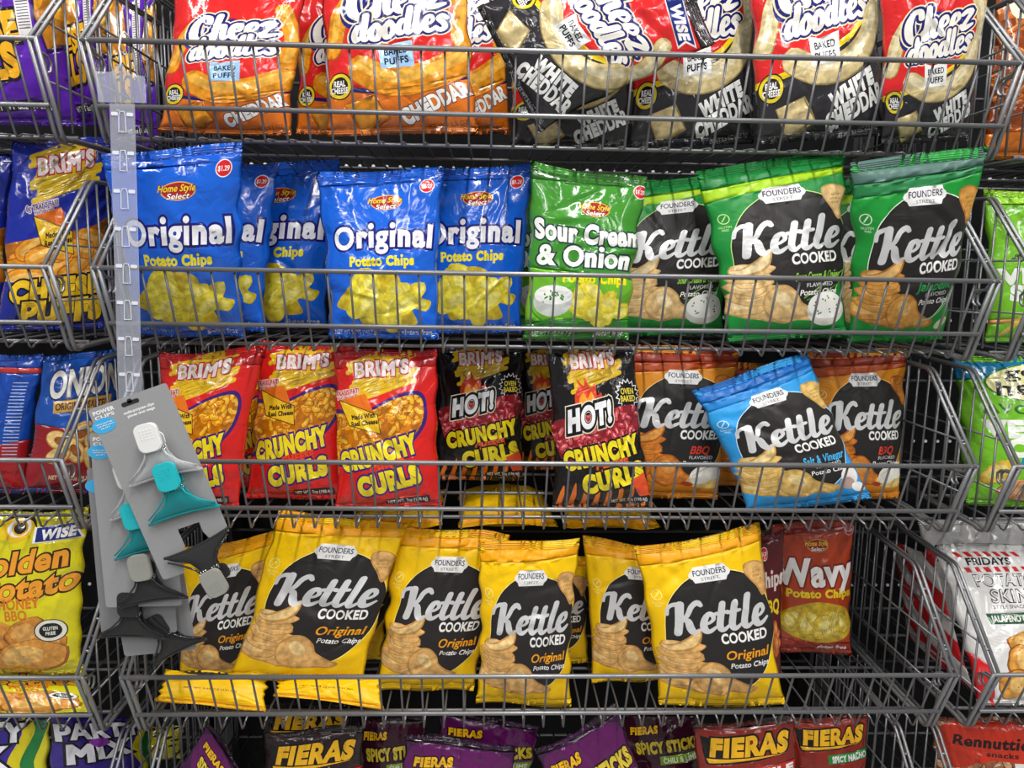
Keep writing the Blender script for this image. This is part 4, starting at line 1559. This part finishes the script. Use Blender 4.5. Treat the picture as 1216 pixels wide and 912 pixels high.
# --- top row
bag('doodles_cheddar', 'cheese_puff_bag', 0, (210, -40), (368, -34), (346, 164), (188, 160), 'red and orange cheddar puff bag nearest the purple bags', C2, CD, y=.09, T=.03, crease=1.4)
bag('doodles_cheddar', 'cheese_puff_bag', 0, (346, -40), (486, -50), (478, 160), (352, 160), 'red cheddar puff bag peeking out behind two others with only its left strip in view', C2, CD, y=.165, T=.02, snap=False)
bag('doodles_cheddar', 'cheese_puff_bag', 0, (374, -92), (554, -96), (568, 158), (388, 168), 'large red cheddar puff bag in the middle of the orange ones, bulging against the rail', C2, CD, y=.085, T=.032, crease=1.8)
bag('doodles_cheddar', 'cheese_puff_bag', 0, (468, -58), (600, -84), (607, 160), (486, 160), 'red cheddar puff bag showing a blue flag logo, tucked behind the bulging one', C2, CD, y=.225, T=.024)
bag('doodles_white', 'cheese_puff_bag', 0, (780, -100, .075), (853, 50, .075), (640, 158, .075), (566, 8, .075), 'white cheddar puff bag lying tipped on its side with its lettering running downhill', C2, WD, y=.075, T=.030, crease=1.6, snap=False)
bag('doodles_white', 'cheese_puff_bag', 0, (604, -20), (752, -40), (752, 176), (606, 182), 'white cheddar puff bag buried beneath the tipped one, only dark lower part seen', C2, WD, y=.165, T=.024)
bag('doodles_white', 'cheese_puff_bag', 0, (752, -96), (898, -110), (896, 170), (746, 176), 'white cheddar puff bag standing just right of the tipped one, half hidden at its top', C2, WD, y=.16, T=.028)
bag('doodles_white', 'cheese_puff_bag', 0, (880, -112), (1040, -148), (1052, 160), (898, 172), 'white cheddar puff bag leaning left, second from the right end of its basket', C2, WD, y=.085, T=.03, crease=1.4)
bag('doodles_white', 'cheese_puff_bag', 0, (1044, -60, .05), (1186, -78, .02), (1172, 168, .07), (1046, 172, .07), 'white cheddar puff bag at the right end of its basket', C2, WD, y=.07, T=.022)
bag('purple_balls', 'cheese_ball_bag', 0, (-90, -90, .10), (82, -96, .10), (106, 150, .135), (-70, 150, .08), 'purple cheese ball bag pressed against the front wires with big yellow letters', C2, 'purple cheese ball bags', y=.085, T=.03, crease=1.5)
bag('purple_balls', 'cheese_ball_bag', 0, (52, -60), (150, -66), (160, 150), (70, 150), 'purple cheese ball bag with a white nutrition panel, second one back', C2, 'purple cheese ball bags', y=.235, T=.024)
bag('purple_balls', 'cheese_ball_bag', 0, (110, -20), (206, -20), (206, 175), (120, 175), 'purple cheese ball bag furthest back, seen through the side wires behind the clear strip', C2, 'purple cheese ball bags', y=.41, T=.026)
bag('pretzel', 'pretzel_bag', 0, (1170, -70), (1340, -70), (1340, 190), (1158, 190), 'orange pretzel bag cut by the right edge beyond the white cheddar bags', 'pretzel bag', None, y=.175)
# --- second row
bag('original', PB, 1, (114, 180), (288, 171), (291, 405), (150, 405), 'large blue original chip bag behind the clear hanging strip', C1, OB, T=.03, yt=.005)
bag('original', PB, 1, (190, 192), (332, 192), (314, 400), (172, 400), 'blue original chip bag of which only a thin right-hand sliver shows past the first', C1, OB, y=.155, snap='floor')
bag('original', PB, 1, (256, 200), (404, 188), (388, 398), (240, 398), 'blue original chip bag third back, its right half seen beside the wrinkled blue bag', C1, OB, y=.235, snap='floor', T=.024)
bag('original', PB, 1, (376, 207), (527, 196), (521, 405), (391, 406), 'blue original chip bag shown whole with a wrinkled top, middle of the blue ones', C1, OB, T=.03, crease=1.4)
bag('original', PB, 1, (488, 200), (634, 192), (619, 400), (494, 402), 'darker shaded blue original chip bag directly beside the green sour cream bag', C1, OB, y=.165, snap='floor', T=.028)
bag('sour_green', PB, 1, (630, 190), (768, 212), (746, 403), (621, 405), 'bright green sour cream and onion chip bag with a white dip bowl, shown nearly whole', C1, 'green sour cream chip bags', T=.03, crease=1.3)
bag('sour_green', PB, 1, (596, 214), (706, 212), (706, 396), (614, 396), 'green sour cream chip bag hidden behind the bright one, only its left edge peeking', C1, 'green sour cream chip bags', y=.23, T=.022)
bag('kettle_sour', PB, 1, (722, 218), (876, 198), (858, 394), (720, 398), 'black and green kettle chip bag half behind the plain green sour cream bag', C1, 'green kettle sour cream chip bags', y=.155, snap='floor', T=.03)
bag('kettle_sour', PB, 1, (826, 202), (1003, 177), (1005, 398), (864, 424), 'green kettle sour cream chip bag tilted forward with its corner poking through the wires', C1, 'green kettle sour cream chip bags', y=.078, T=.03, snap=True)
bag('kettle_sour', PB, 1, (958, 214), (1078, 206), (1066, 398), (962, 398), 'green kettle chip bag squeezed in the gap behind the tilted bag and the jalapeno bag', C1, 'green kettle sour cream chip bags', y=.185, snap='floor', T=.024)
bag('kettle_jalapeno', PB, 1, (1010, 190), (1176, 173), (1138, 404), (1006, 408), 'kettle chip bag with a dark grey-green top edge and pinched middle at the basket end', C1, None, y=.082, yt=.008, T=.03, crease=1.2, flare=1.3)
bag('straws', PB, 1, (1152, 226), (1310, 222), (1310, 416), (1168, 422), 'lime green veggie straws bag cut by the right edge', C1, None, y=.145, T=.032)
bag('blue_puffs', 'cheese_puff_bag', 1, (14, 166, .13), (152, 162, .235), (124, 396, .19), (-4, 400, .12), 'dark blue cheese puff bag with a yellow scribble patch and orange window', C2, 'dark blue cheese puff bags', y=.088, T=.032)
bag('blue_puffs', 'cheese_puff_bag', 1, (-150, 180), (16, 186), (6, 396), (-140, 396), 'dark blue cheese puff bag cut off by the left edge', C2, 'dark blue cheese puff bags', y=.20)
# --- third row
bag('red_curls', CB, 2, (190, 418), (313, 412), (283, 604), (176, 602), 'red crunchy curl bag partly covered by the hanging grey clip cards', C2, RC, T=.028)
bag('red_curls', CB, 2, (270, 420), (352, 414), (346, 590), (258, 590), 'red curl bag in shade at the back, glimpsed between two bags in front', C2, RC, y=.20, snap='floor', T=.02)
bag('red_curls', CB, 2, (308, 404), (426, 406), (410, 598), (292, 596), 'red crunchy curl bag with its top tucked up behind the blue row, centre of three', C2, RC, y=.135, snap='floor', T=.026)
bag('red_curls', CB, 2, (396, 416), (519, 412), (525, 602), (398, 605), 'red crunchy curl bag shown whole right beside the black hot bags', C2, RC, T=.028, crease=1.3)
bag('hot_curls', CB, 2, (520, 410), (622, 410), (622, 565), (518, 565), 'black hot curl bag set back in shade next to the red bags', C2, HC, y=.25, snap='floor', T=.026)
bag('hot_curls', CB, 2, (610, 412), (690, 412), (690, 580), (612, 580), 'black hot curl bag mostly hidden, a sliver between the two shown hot bags', C2, HC, y=.32, snap='floor', T=.02)
bag('hot_curls', CB, 2, (650, 408), (752, 410), (775, 602), (656, 606), 'black hot curl bag standing in front with a white starburst and orange flames', C2, HC, T=.03, crease=1.2)
bag('kettle_bbq', PB, 2, (736, 406), (880, 414), (852, 598), (730, 594), 'orange and black barbecue kettle chip bag left of the bright blue bag', C1, 'orange barbecue kettle chip bags', y=.145, snap='floor', T=.028)
bag('kettle_bbq', PB, 2, (836, 430), (930, 430), (930, 585), (838, 585), 'orange barbecue bag sunk behind, showing just a strip beside the bright blue bag', C1, 'orange barbecue kettle chip bags', y=.225, snap='floor', T=.022)
bag('kettle_salt', PB, 2, (821, 462), (958, 417), (1036, 592), (888, 619), 'bright blue salt and vinegar kettle chip bag leaning left out over the wires', C1, None, y=.075, T=.03, crease=1.2, flare=1.3, snap=True)
bag('kettle_bbq', PB, 2, (956, 414), (1092, 414), (1090, 600), (972, 600), 'orange and black barbecue kettle chip bag at the right end of the basket', C1, 'orange barbecue kettle chip bags', y=.155, snap='floor', T=.026)
bag('veggie', PB, 2, (1120, 420, .20), (1306, 418, .11), (1296, 606, .09), (1146, 610, .125), 'green veggie chip bag with a cream oval logo at the right edge', C1, None, y=.12, T=.045)
bag('onion', 'onion_ring_bag', 2, (52, 424, .13), (160, 414, .215), (134, 592, .15), (26, 584, .11), 'blue and maroon onion ring bag behind the sloping wire divider', 'snack bag', None, y=.12, T=.028)
bag('blue_back', 'snack_bag', 2, (-80, 424), (54, 418), (30, 588), (-80, 590), 'dark blue bag turned to its back at the left edge beside the onion ring bag', 'snack bag', None, y=.16, T=.028)
# --- fourth row
bag('kettle_original', PB, 3, (200, 652), (332, 630), (298, 812), (168, 812), 'yellow kettle chip bag half covered by the hanging clip cards', C1, KO, y=.155, T=.028)
bag('kettle_original', PB, 3, (330, 607), (485, 621), (430, 811), (272, 806), 'yellow kettle chip bag tilted right, lying high against the top rail', C1, KO, y=.092, yt=.128, T=.026, snap=False, crease=1.2)
bag('kettle_original', PB, 3, (344, 650), (478, 652), (452, 806), (330, 806), 'yellow kettle chip bag behind the right-tilted one, showing a narrow right strip', C1, KO, y=.22, snap='floor', T=.024)
bag('kettle_original', PB, 3, (468, 621), (606, 634), (562, 829), (446, 832), 'yellow kettle chip bag standing upright in the middle with a wide orange top seal', C1, KO, y=.125, T=.028)
bag('kettle_original', PB, 3, (568, 641), (688, 641), (678, 838), (565, 836), 'narrow pinched yellow kettle chip bag pushed to the front wires', C1, KO, y=.08, yt=.07, T=.026, crease=1.8, flare=1.5)
bag('kettle_original', PB, 3, (602, 654), (698, 660), (698, 808), (604, 808), 'yellow kettle chip bag peeking out right of the narrow pinched one', C1, KO, y=.21, snap='floor', T=.022)
bag('kettle_original', PB, 3, (692, 637), (822, 650), (800, 818), (702, 822), 'yellow kettle chip bag half behind the large right-hand one', C1, KO, y=.145, snap='floor', T=.026)
bag('kettle_original', PB, 3, (753, 648), (903, 623), (933, 838), (783, 840), 'large yellow kettle chip bag tilted left, rightmost of the yellow ones', C1, KO, y=.078, T=.03, snap=True)
bag('wavy', PB, 3, (914, 620), (1014, 616), (1010, 786), (920, 782), 'rust red wavy chip bag at the right of the yellow kettle bags', C1, None, y=.235, snap='floor', T=.024)
bag('hot_wavy', PB, 3, (866, 640), (932, 626), (928, 800), (880, 800), 'dark maroon chip bag squeezed between yellow kettle bag and rust red bag', C1, None, y=.165, snap='floor', T=.018)
# flat yellow bags under and behind the standing ones


def flat_bag(design, row, x0, x1, yb, yf, z, label, T=.02, roll=0.0, dz=0.0, name=PB, group=KO, seed=None):
    zz = ROWZ[row] + z
    c, s = math.cos(roll), math.sin(roll)
    cx, cy = (x0 + x1) / 2, (yb + yf) / 2
    P = [(x0, yb, dz), (x1, yb, dz), (x1, yf, 0), (x0, yf, 0)]
    quad = [(cx + (p[0] - cx) * c - (p[1] - cy) * s, cy + (p[0] - cx) * s + (p[1] - cy) * c, zz + p[2]) for p in P]
    return bag(design, name, row, None, None, None, None, label, C1, group, quad=quad, T=T, seed=seed)


p0, p1 = at(168, 815, .10), at(352, 830, .10)
bag('kettle_flat', PB, 3, (176, 794, .108), (320, 800, .108), (316, 846, .066), (170, 832, .066), 'yellow kettle chip bag slumped flat on the wires below the half covered one', C1, KO, y=.066, T=.013, snap=False)
bag('kettle_flat', PB, 3, (328, 801, .106), (452, 802, .106), (456, 842, .066), (324, 826, .066), 'yellow kettle chip bag lying flat under the right-tilted one', C1, KO, y=.066, T=.012, snap=False)
flat_bag('kettle_flat', 3, -.14, .03, .42, .205, .157, 'plump yellow kettle chip bag lying on its back on top, below the hot curl bags', T=.040, roll=.05, seed=7)
flat_bag('kettle_flat', 3, .052, .215, .42, .205, .155, 'plump yellow kettle chip bag lying on top, just under the orange barbecue basket floor', T=.038, roll=-.04, seed=8)
flat_bag('kettle_flat', 3, -.325, -.165, .42, .21, .152, 'yellow kettle chip bag lying on top at the back, below the red curl bags', T=.036, roll=.03, seed=9)
bag('honey', PB, 3, (-42, 604), (104, 604), (98, 800), (-36, 800), 'yellow honey barbecue potato chip bag at the left edge', C1, 'honey barbecue chip bags', y=.085, T=.028, snap=False)
bag('honey', PB, 3, (-40, 790, .13), (104, 790, .13), (126, 850, .066), (-36, 850, .066), 'honey barbecue chip bag lying flat on the wires under the standing one', C1, 'honey barbecue chip bags', y=.066, T=.013, snap=False)
FRI = bag('fridays', PB, 3, (1104, 648, .195), (1290, 640, .185), (1296, 846, .075), (1160, 850, .075), 'silver potato skins bag with red stripes and a green banner', C1, 'silver potato skin bags', y=.08, T=.03, crease=1.3)
r2 = bag('fridays_side', PB, 3, (1058, 634, .34), (1103, 648, .205), (1158, 850, .09), (1074, 800, .29), 'striped side', C1, None, y=.2, T=.012, snap=False)
for ch in list(bpy.data.objects):
    if ch.parent == r2:
        if ch.name.startswith('pouch'):
            ch.name = 'side_gusset'
            ch.location = r2.location - FRI.location
            ch.parent = FRI
            ch['label'] = 'side gusset striped red and silver'
        else:
            bpy.data.objects.remove(ch)
bpy.data.objects.remove(r2)
bag('silver', PB, 3, (1090, 618), (1240, 610), (1240, 800), (1100, 800), 'plain silver bag top crumpled above the striped potato skins bag', C1, 'silver potato skin bags', y=.37, snap='floor', T=.03, crease=1.8)
# --- bottom row
RB = 'rolled tortilla chip bags'
bag('party', 'party_mix_bag', 4, (-90, 846), (62, 850), (56, 1080), (-80, 1080), 'blue party mix bag cut by the left edge of the photo', 'snack bag', 'party mix bags', y=.085)
bag('party', 'party_mix_bag', 4, (58, 846, .09), (196, 852, .25), (186, 1080, .22), (62, 1080, .09), 'blue party mix bag with its green and yellow side toward the wire divider', 'snack bag', 'party mix bags', y=.09)
bag('leopard', 'party_mix_bag', 4, (120, 860), (236, 862), (230, 1020), (130, 1020), 'yellow and black spotted bag behind the doubled wire divider', 'snack bag', None, y=.36, snap='floor')
TP = 'tortilla_chip_bag'
bag('sticks_purple', TP, 4, (248, 856, .10), (312, 950, .10), (234, 1060, .09), (196, 930, .09), 'purple rolled chip bag tipped over at the left end of the basket', C1, RB, y=.09, T=.026, snap=False)
bag('fieras_lime', TP, 4, (314, 866), (432, 862), (432, 1070), (312, 1070), 'black rolled chip bag with a red lime band and yellow logo', C1, RB, y=.10, T=.026)
bag('fieras_lime', TP, 4, (312, 836), (420, 832), (424, 1010), (312, 1010), 'black rolled chip bag standing in shade behind the lime one', C1, RB, y=.235, snap='floor', T=.022)
bag('sticks_dark', TP, 4, (424, 846), (506, 848), (508, 1010), (424, 1010), 'dark maroon rolled chip bag set back beside the black lime bag', C1, RB, y=.175, snap='floor', T=.022)
bag('sticks_purple', TP, 4, (481, 868), (612, 886), (612, 1080), (470, 1070), 'purple rolled chip bag in front with a sagging black top edge', C1, RB, y=.088, T=.026)
bag('sticks_purple', TP, 4, (520, 840), (640, 862), (628, 1030), (520, 1020), 'purple spicy stick bag leaning behind the sagging purple one', C1, RB, y=.19, snap='floor', T=.022)
bag('sticks_purple', TP, 4, (634, 890, .10), (732, 838, .10), (800, 1030, .09), (690, 1074, .09), 'purple spicy stick bag tilted steeply left with slanting letters', C1, RB, y=.09, T=.026)
bag('sticks_dark', TP, 4, (736, 842), (830, 842), (834, 1020), (742, 1020), 'dark spicy stick bag with a dull green chili band', C1, RB, y=.20, snap='floor', T=.024)
bag('fieras_red', TP, 4, (822, 856), (944, 852), (946, 1074), (826, 1074), 'rust red rolled chip bag with a yellow logo next to the green banded one', C1, RB, y=.10, T=.026)
bag('fieras_nacho', TP, 4, (936, 850), (1032, 848), (1034, 1060), (940, 1060), 'rust red rolled chip bag with a small green band at the basket end', C1, RB, y=.165, snap='floor', T=.024)
bag('nuts', 'snack_pouch', 4, (1092, 852, .15), (1240, 850, .10), (1240, 1080, .09), (1100, 1080, .14), 'clear snack pouch with a red-orange label, lowest at the right edge', 'snack bag', None, y=.10)


# ------------------------------------------------------------------ clear hanging strip
def frame_at(px, py, y, rot=0.0, tilt=0.0):
    """origin on the plane y, x axis turned clockwise in the picture plane by rot degrees, z axis toward the aisle"""
    r = math.radians(rot)
    o = at(px, py, y)
    ax = np.array([math.cos(r), 0, -math.sin(r)])
    ay = np.array([-math.sin(r), 0, -math.cos(r)])
    az = np.array([0, -1.0, 0])
    t = math.radians(tilt)
    ay2 = ay * math.cos(t) + az * math.sin(t)
    az2 = az * math.cos(t) - ay * math.sin(t)
    return (o, ax, ay2, az2)


def rrect(x0, y0, x1, y1, r, n=4):
    out = []
    for cx, cy, a0 in ((x1 - r, y0 + r, -90), (x1 - r, y1 - r, 0), (x0 + r, y1 - r, 90), (x0 + r, y0 + r, 180)):
        for k in range(n + 1):
            a = math.radians(a0 + 90 * k / n)
            out.append((cx + r * math.cos(a), cy + r * math.sin(a)))
    return out


SY = -.014
pt, pb_ = at(145, 122, SY), at(155, 476, SY)
strip = empty('hanging_strip', pt, 'clear plastic merchandising strip hooked on the top basket rail', 'hanging strip')
d = pb_ - pt
LN = np.linalg.norm(d)
ay = d / LN
ax = np.array([1.0, 0, 0])
ax = ax - ay * (ax @ ay)
ax /= np.linalg.norm(ax)
az = np.cross(ax, ay)
az = az if az[1] < 0 else -az
FR = (np.zeros(3), ax, ay, az)
b = MB()
b.prism([(-.0155, 0), (.0155, 0), (.0155, LN), (-.0155, LN)], 0, .0006, FR)
b.build('strip', M_STRIP, strip, smooth=False)
b = MB()
b.prism([(-.031, -.036), (-.0125, -.036), (-.007, -.040), (-.005, -.046), (.003, -.046), (.005, -.040), (.012, -.035), (.029, -.033), (.0305, -.001), (-.029, .001)], .0008, .0014, FR)
b.build('header_card', M_STRIP, strip, smooth=False)
for k in range(8):
    b = MB()
    y0 = .010 + k * (LN - .04) / 7.2
    # a punched tongue between two small windows
    b.tube([FR[1] * x + ay * (y0 + yy) + az * .0012 for x, yy in ((-.0045, .026), (-.0040, .006), (-.0025, .001), (.0025, .001), (.0040, .006), (.0045, .026), (-.0045, .026))], .00055, 6)
    for sx in (-1, 1):
        b.prism([(sx * .0095 + p[0], y0 + .004 + p[1]) for p in rrect(-.004, -.0022, .004, .0022, .0012)], .0007, .0013, FR)
    b.build('tongue', M_EMBOSS, strip, smooth=False)
b = MB()
hk = [(-.001, -.040), (.0012, -.048), (.0005, -.058), (-.001, -.064), (.0008, -.074), (.002, -.080)]
b.tube([ax * x + ay * y + az * .002 for x, y in hk] + [ax * .001 + ay * -.087 + az * -.008, ax * 0 + ay * -.086 + az * -.021, ax * 0 + ay * -.078 + az * -.0235], .0012, 8)
b.build('hook', M_HOOK, strip)


# ------------------------------------------------------------------ clip cards and bag clips
def card_text(root, fr, lines, m, name):
    b = MB()
    for body, x, y, cap, bold, wdt in lines:
        em = cap / .70
        pen = 0.0
        gl = []
        for ch in body:
            cs, adv = glyph(ch)
            for q in cs:
                gl.append((q + np.array([pen, 0]), area(q) > 0))
            pen += adv + bold
        k = wdt / (pen * em)
        outs, holes = [q for q, o in gl if o], [q for q, o in gl if not o]
        for q in outs:
            pts, ed = [], []
            for c in [q] + [h for h in holes if wind(h[:1], [q])[0] != 0]:
                b0 = len(pts)
                cc = offset(c, bold)
                pts += [Vector((float(p[0]), float(p[1]))) for p in cc]
                ed += [(b0 + i, b0 + (i + 1) % len(cc)) for i in range(len(cc))]
            r = delaunay_2d_cdt(pts, ed, [], 1, 1e-5, False)
            cs = [offset(c, bold) for c in [q] + [h for h in holes if wind(h[:1], [q])[0] != 0]]
            V = np.array([tuple(v) for v in r[0]])
            F = [f for f in r[2] if len(f) == 3 and wind(V[list(f)].mean(0)[None], cs)[0] > 0]
            P = [fr[0] + fr[1] * (x + v[0] * em * k) + fr[2] * (y - v[1] * em) + fr[3] * .0006 for v in V]
            b._add(P, F)
    return b.build(name, m, root, smooth=False)


def make_card(px, py, y, rot, W, H, label, front=True, tilt=0.0, back=False, cut=True):
    """grey hang card, origin at its upper left corner; returns its frame"""
    fr = frame_at(px, py, y, rot, tilt)
    root = empty('hang_card', fr[0], label, 'hang card', 'grey hang cards of bag clips')
    loc = (np.zeros(3), fr[1], fr[2], fr[3])
    out = rrect(0, 0, W, H, .004)
    b = MB()
    if cut:
        # slot and notch are cut through from the outline
        out = [(.004, 0), (W - .004, 0), (W - .001, .001), (W, .004), (W, H * .86), (W * .74, H * .86), (W * .70, H * .82), (W * .70, H * .76), (W * .42, H * .76), (W * .42, H * .86), (W * .33, H * .90), (W * .28, H), (.004, H), (.001, H - .001), (0, H - .004), (0, .004), (.001, .001)]
    b.prism(out, -.0004, .0004, loc)
    b.build('card', M_CARDBACK if back else M_CARD, root, smooth=False)
    b = MB()
    b.prism(rrect(W * .40, .006, W * .62, .0115, .0024), .0004, .0006, loc)
    b.prism(rrect(W * .48, .0035, W * .54, .009, .0024), .0004, .0006, loc)
    b.build('hang_slot', M_DARKP, root, smooth=False)
    b = MB()
    t = np.linspace(0, 2 * math.pi, 25)[:-1]
    b.prism([(W * .11 + W * .15 * math.cos(a), .0245 + .0095 * math.sin(a)) for a in t], .0004, .0007, loc)
    blue = b.build('blue_oval', M_BLUE, root, smooth=False)
    if front:
        card_text(root, loc, [('POWER', .004, .0095, .0046, .05, .028), ('CLIPS', .004, .0155, .0040, .03, .026),
                              ('multi-purpose clips', .040, .0205, .0032, .05, .040), ('pinces tout usage', .043, .0255, .0032, .05, .036)], M_WHITEP, 'card_print')
        card_text(root, (loc[0] + loc[3] * .0004, loc[1], loc[2], loc[3]), [('Use for snack bags', -.001 + .003, .0225, .0016, .03, .022), ('and office papers', .003, .0255, .0016, .03, .022), ('set of 3', .006, .0285, .0016, .03, .012)], M_WHITEP, 'oval_print')
    return fr


def make_clip(fr, x, y, rot, Wc, grip, jaw, label, flip=False):
    """wide spring clip: flared jaw with a lip, rounded grip, coil spring, second grip behind"""
    r = math.radians(rot)
    o, ax, ay, az = fr
    ax2, ay2 = ax * math.cos(r) + ay * math.sin(r), -ax * math.sin(r) + ay * math.cos(r)
    c0 = o + ax * x + ay * y
    root = empty('bag_clip', c0, label, 'bag clip', 'bag clips on the grey cards')
    L = (np.zeros(3), ax2, ay2, az)
    h = Wc / 2
    H = Wc * .40

    def sheet(outline_l, d0, d1, bulge, name, m):
        """flared jaw as a curved shell of real thickness"""
        V, F = [], []
        rows = 9
        n = 13
        for dd in (0, .0014):
            for i in range(rows):
                t = i / (rows - 1)
                hw = np.interp(t, [0, .25, .55, .8, 1], outline_l)
                for j in range(n):
                    s_ = -1 + 2 * j / (n - 1)
                    z = d0 + (d1 - d0) * t + bulge * (1 - s_ * s_) * math.sin(math.pi * min(1, t * .9 + .1)) + dd
                    sag = .10 * H * (s_ * s_) * t
                    V.append(L[1] * (s_ * hw * h) + L[2] * (t * H + sag) + L[3] * z)
        k = rows * n
        for i in range(rows - 1):
            for j in range(n - 1):
                a = i * n + j
                F.append((a, a + 1, a + n + 1, a + n))
                F.append((k + a, k + a + n, k + a + n + 1, k + a + 1))
        rim = [j for j in range(n)] + [i * n + n - 1 for i in range(1, rows)] + [(rows - 1) * n + j for j in range(n - 2, -1, -1)] + [i * n for i in range(rows - 2, 0, -1)]
        for q in range(len(rim)):
            a, b_ = rim[q], rim[(q + 1) % len(rim)]
            F.append((a, k + a, k + b_, b_))
        return mesh_obj(name, V, F, m, root)

    prof = [.24, .27, .42, .80, 1.0]
    sheet(prof, .012, .007, .004, 'front_jaw', jaw)
    sheet(prof, .0035, .0048, .0, 'back_jaw', jaw)
    b = MB()
    b.tube([L[1] * (s_ * h) + L[2] * (H * (1 + .10 * s_ * s_)) + L[3] * .0072 for s_ in np.linspace(-1, 1, 13)], Wc * .022, 8)
    b.build('lip', jaw, root)
    # ribs from the spring out along the jaw
    b = MB()
    for s_ in (-1, 1):
        b.tube([L[1] * (s_ * h * k_) + L[2] * (H * t) + L[3] * zz for k_, t, zz in ((.2, 0, .0145), (.30, .3, .0155), (.55, .62, .0150), (.93, .93, .0105))], .0013, 6)
    b.build('jaw_ribs', jaw, root)
    # grip: rounded thumb pad with raised dots
    gw, gh = Wc * .155, Wc * .34
    b = MB()
    b.prism(rrect(-gw, -gh, gw, .004, gw * .62, 6), .0165, .0205, L)
    b.prism([(p[0] * .92, p[1] * .97 - .0006) for p in rrect(-gw, -gh, gw, .004, gw * .62, 6)], .0205, .0213, L)
    for i in range(4):
        for j in range(4):
            cx, cy = (-.45 + .3 * i) * gw, -gh * (.42 + .11 * j)
            b.prism([(cx + .0009 * math.cos(a), cy + .0009 * math.sin(a)) for a in np.linspace(0, 2 * math.pi, 7)[:-1]], .0213, .0218, L)
    b.build('grip', grip, root, smooth=False)
    b = MB()
    b.prism(rrect(-gw * 1.25, -gh * .55, gw * .8, .003, gw * .5, 5), .002, .0045, L)
    b.build('rear_grip', jaw, root, smooth=False)
    b = MB()
    for s_ in (-.5, .5):
        cx = s_ * gw * 1.1
        hel = []
        for q in range(31):
            a = q / 30 * 6 * math.pi
            hel.append(L[1] * (cx + (q / 30 - .5) * gw * .7) + L[2] * (.003 + .0036 * math.sin(a)) + L[3] * (.012 + .0036 * math.cos(a)))
        b.tube(hel, .0007, 5)
    b.build('spring', M_STEEL, root)
    return root


MMPX = 1.0 / 900
CARDW, CARDH = .108, .262
f4 = make_card(114, 590, -.018, -6, .100, .232, 'grey clip card at the very back, its lowest corner hanging below the others', front=False, back=False, cut=False)
f3 = make_card(103, 556, -.036, -1, .102, .232, 'grey clip card third from the front, its lower end showing two dark clips', front=False, back=True, cut=False)
f2 = make_card(106, 515, -.056, -1.5, .100, .236, 'upright grey clip card just behind the tilted front card', front=True, cut=False)
f1 = make_card(104, 487, -.084, -20, .104, .236, 'tilted grey clip card in front, hanging by its slot from the clear strip')
make_clip(f1, .064, .070, 5, .094, M_WGRIP, M_CJAW, 'clear bag clip with a white grip at the top of the tilted card')
make_clip(f1, .066, .123, 4, .094, M_TGRIP, M_TJAW, 'teal bag clip with a bright teal grip on the tilted card')
make_clip(f1, .067, .243, 173, .092, M_GGRIP, M_KJAW, 'smoky dark bag clip turned upside down at the foot of the tilted card')
make_clip(f2, .055, .064, -14, .092, M_WGRIP, M_CJAW, 'clear bag clip half hidden behind the tilted card')
make_clip(f2, .058, .118, -12, .092, M_TGRIP, M_TJAW, 'teal bag clip half hidden behind the tilted card')
make_clip(f2, .060, .188, -8, .092, M_GGRIP, M_KJAW, 'smoky dark bag clip with a warm grey grip on the upright card')
make_clip(f3, .048, .196, 3, .092, M_KJAW, M_KJAW, 'smoky dark bag clip low down on the third card back')
make_clip(f4, .066, .196, -22, .086, M_KJAW, M_KJAW, 'smoky dark bag clip sticking out at the bottom of the rearmost card')

bpy.data.objects.remove(_tmpo)
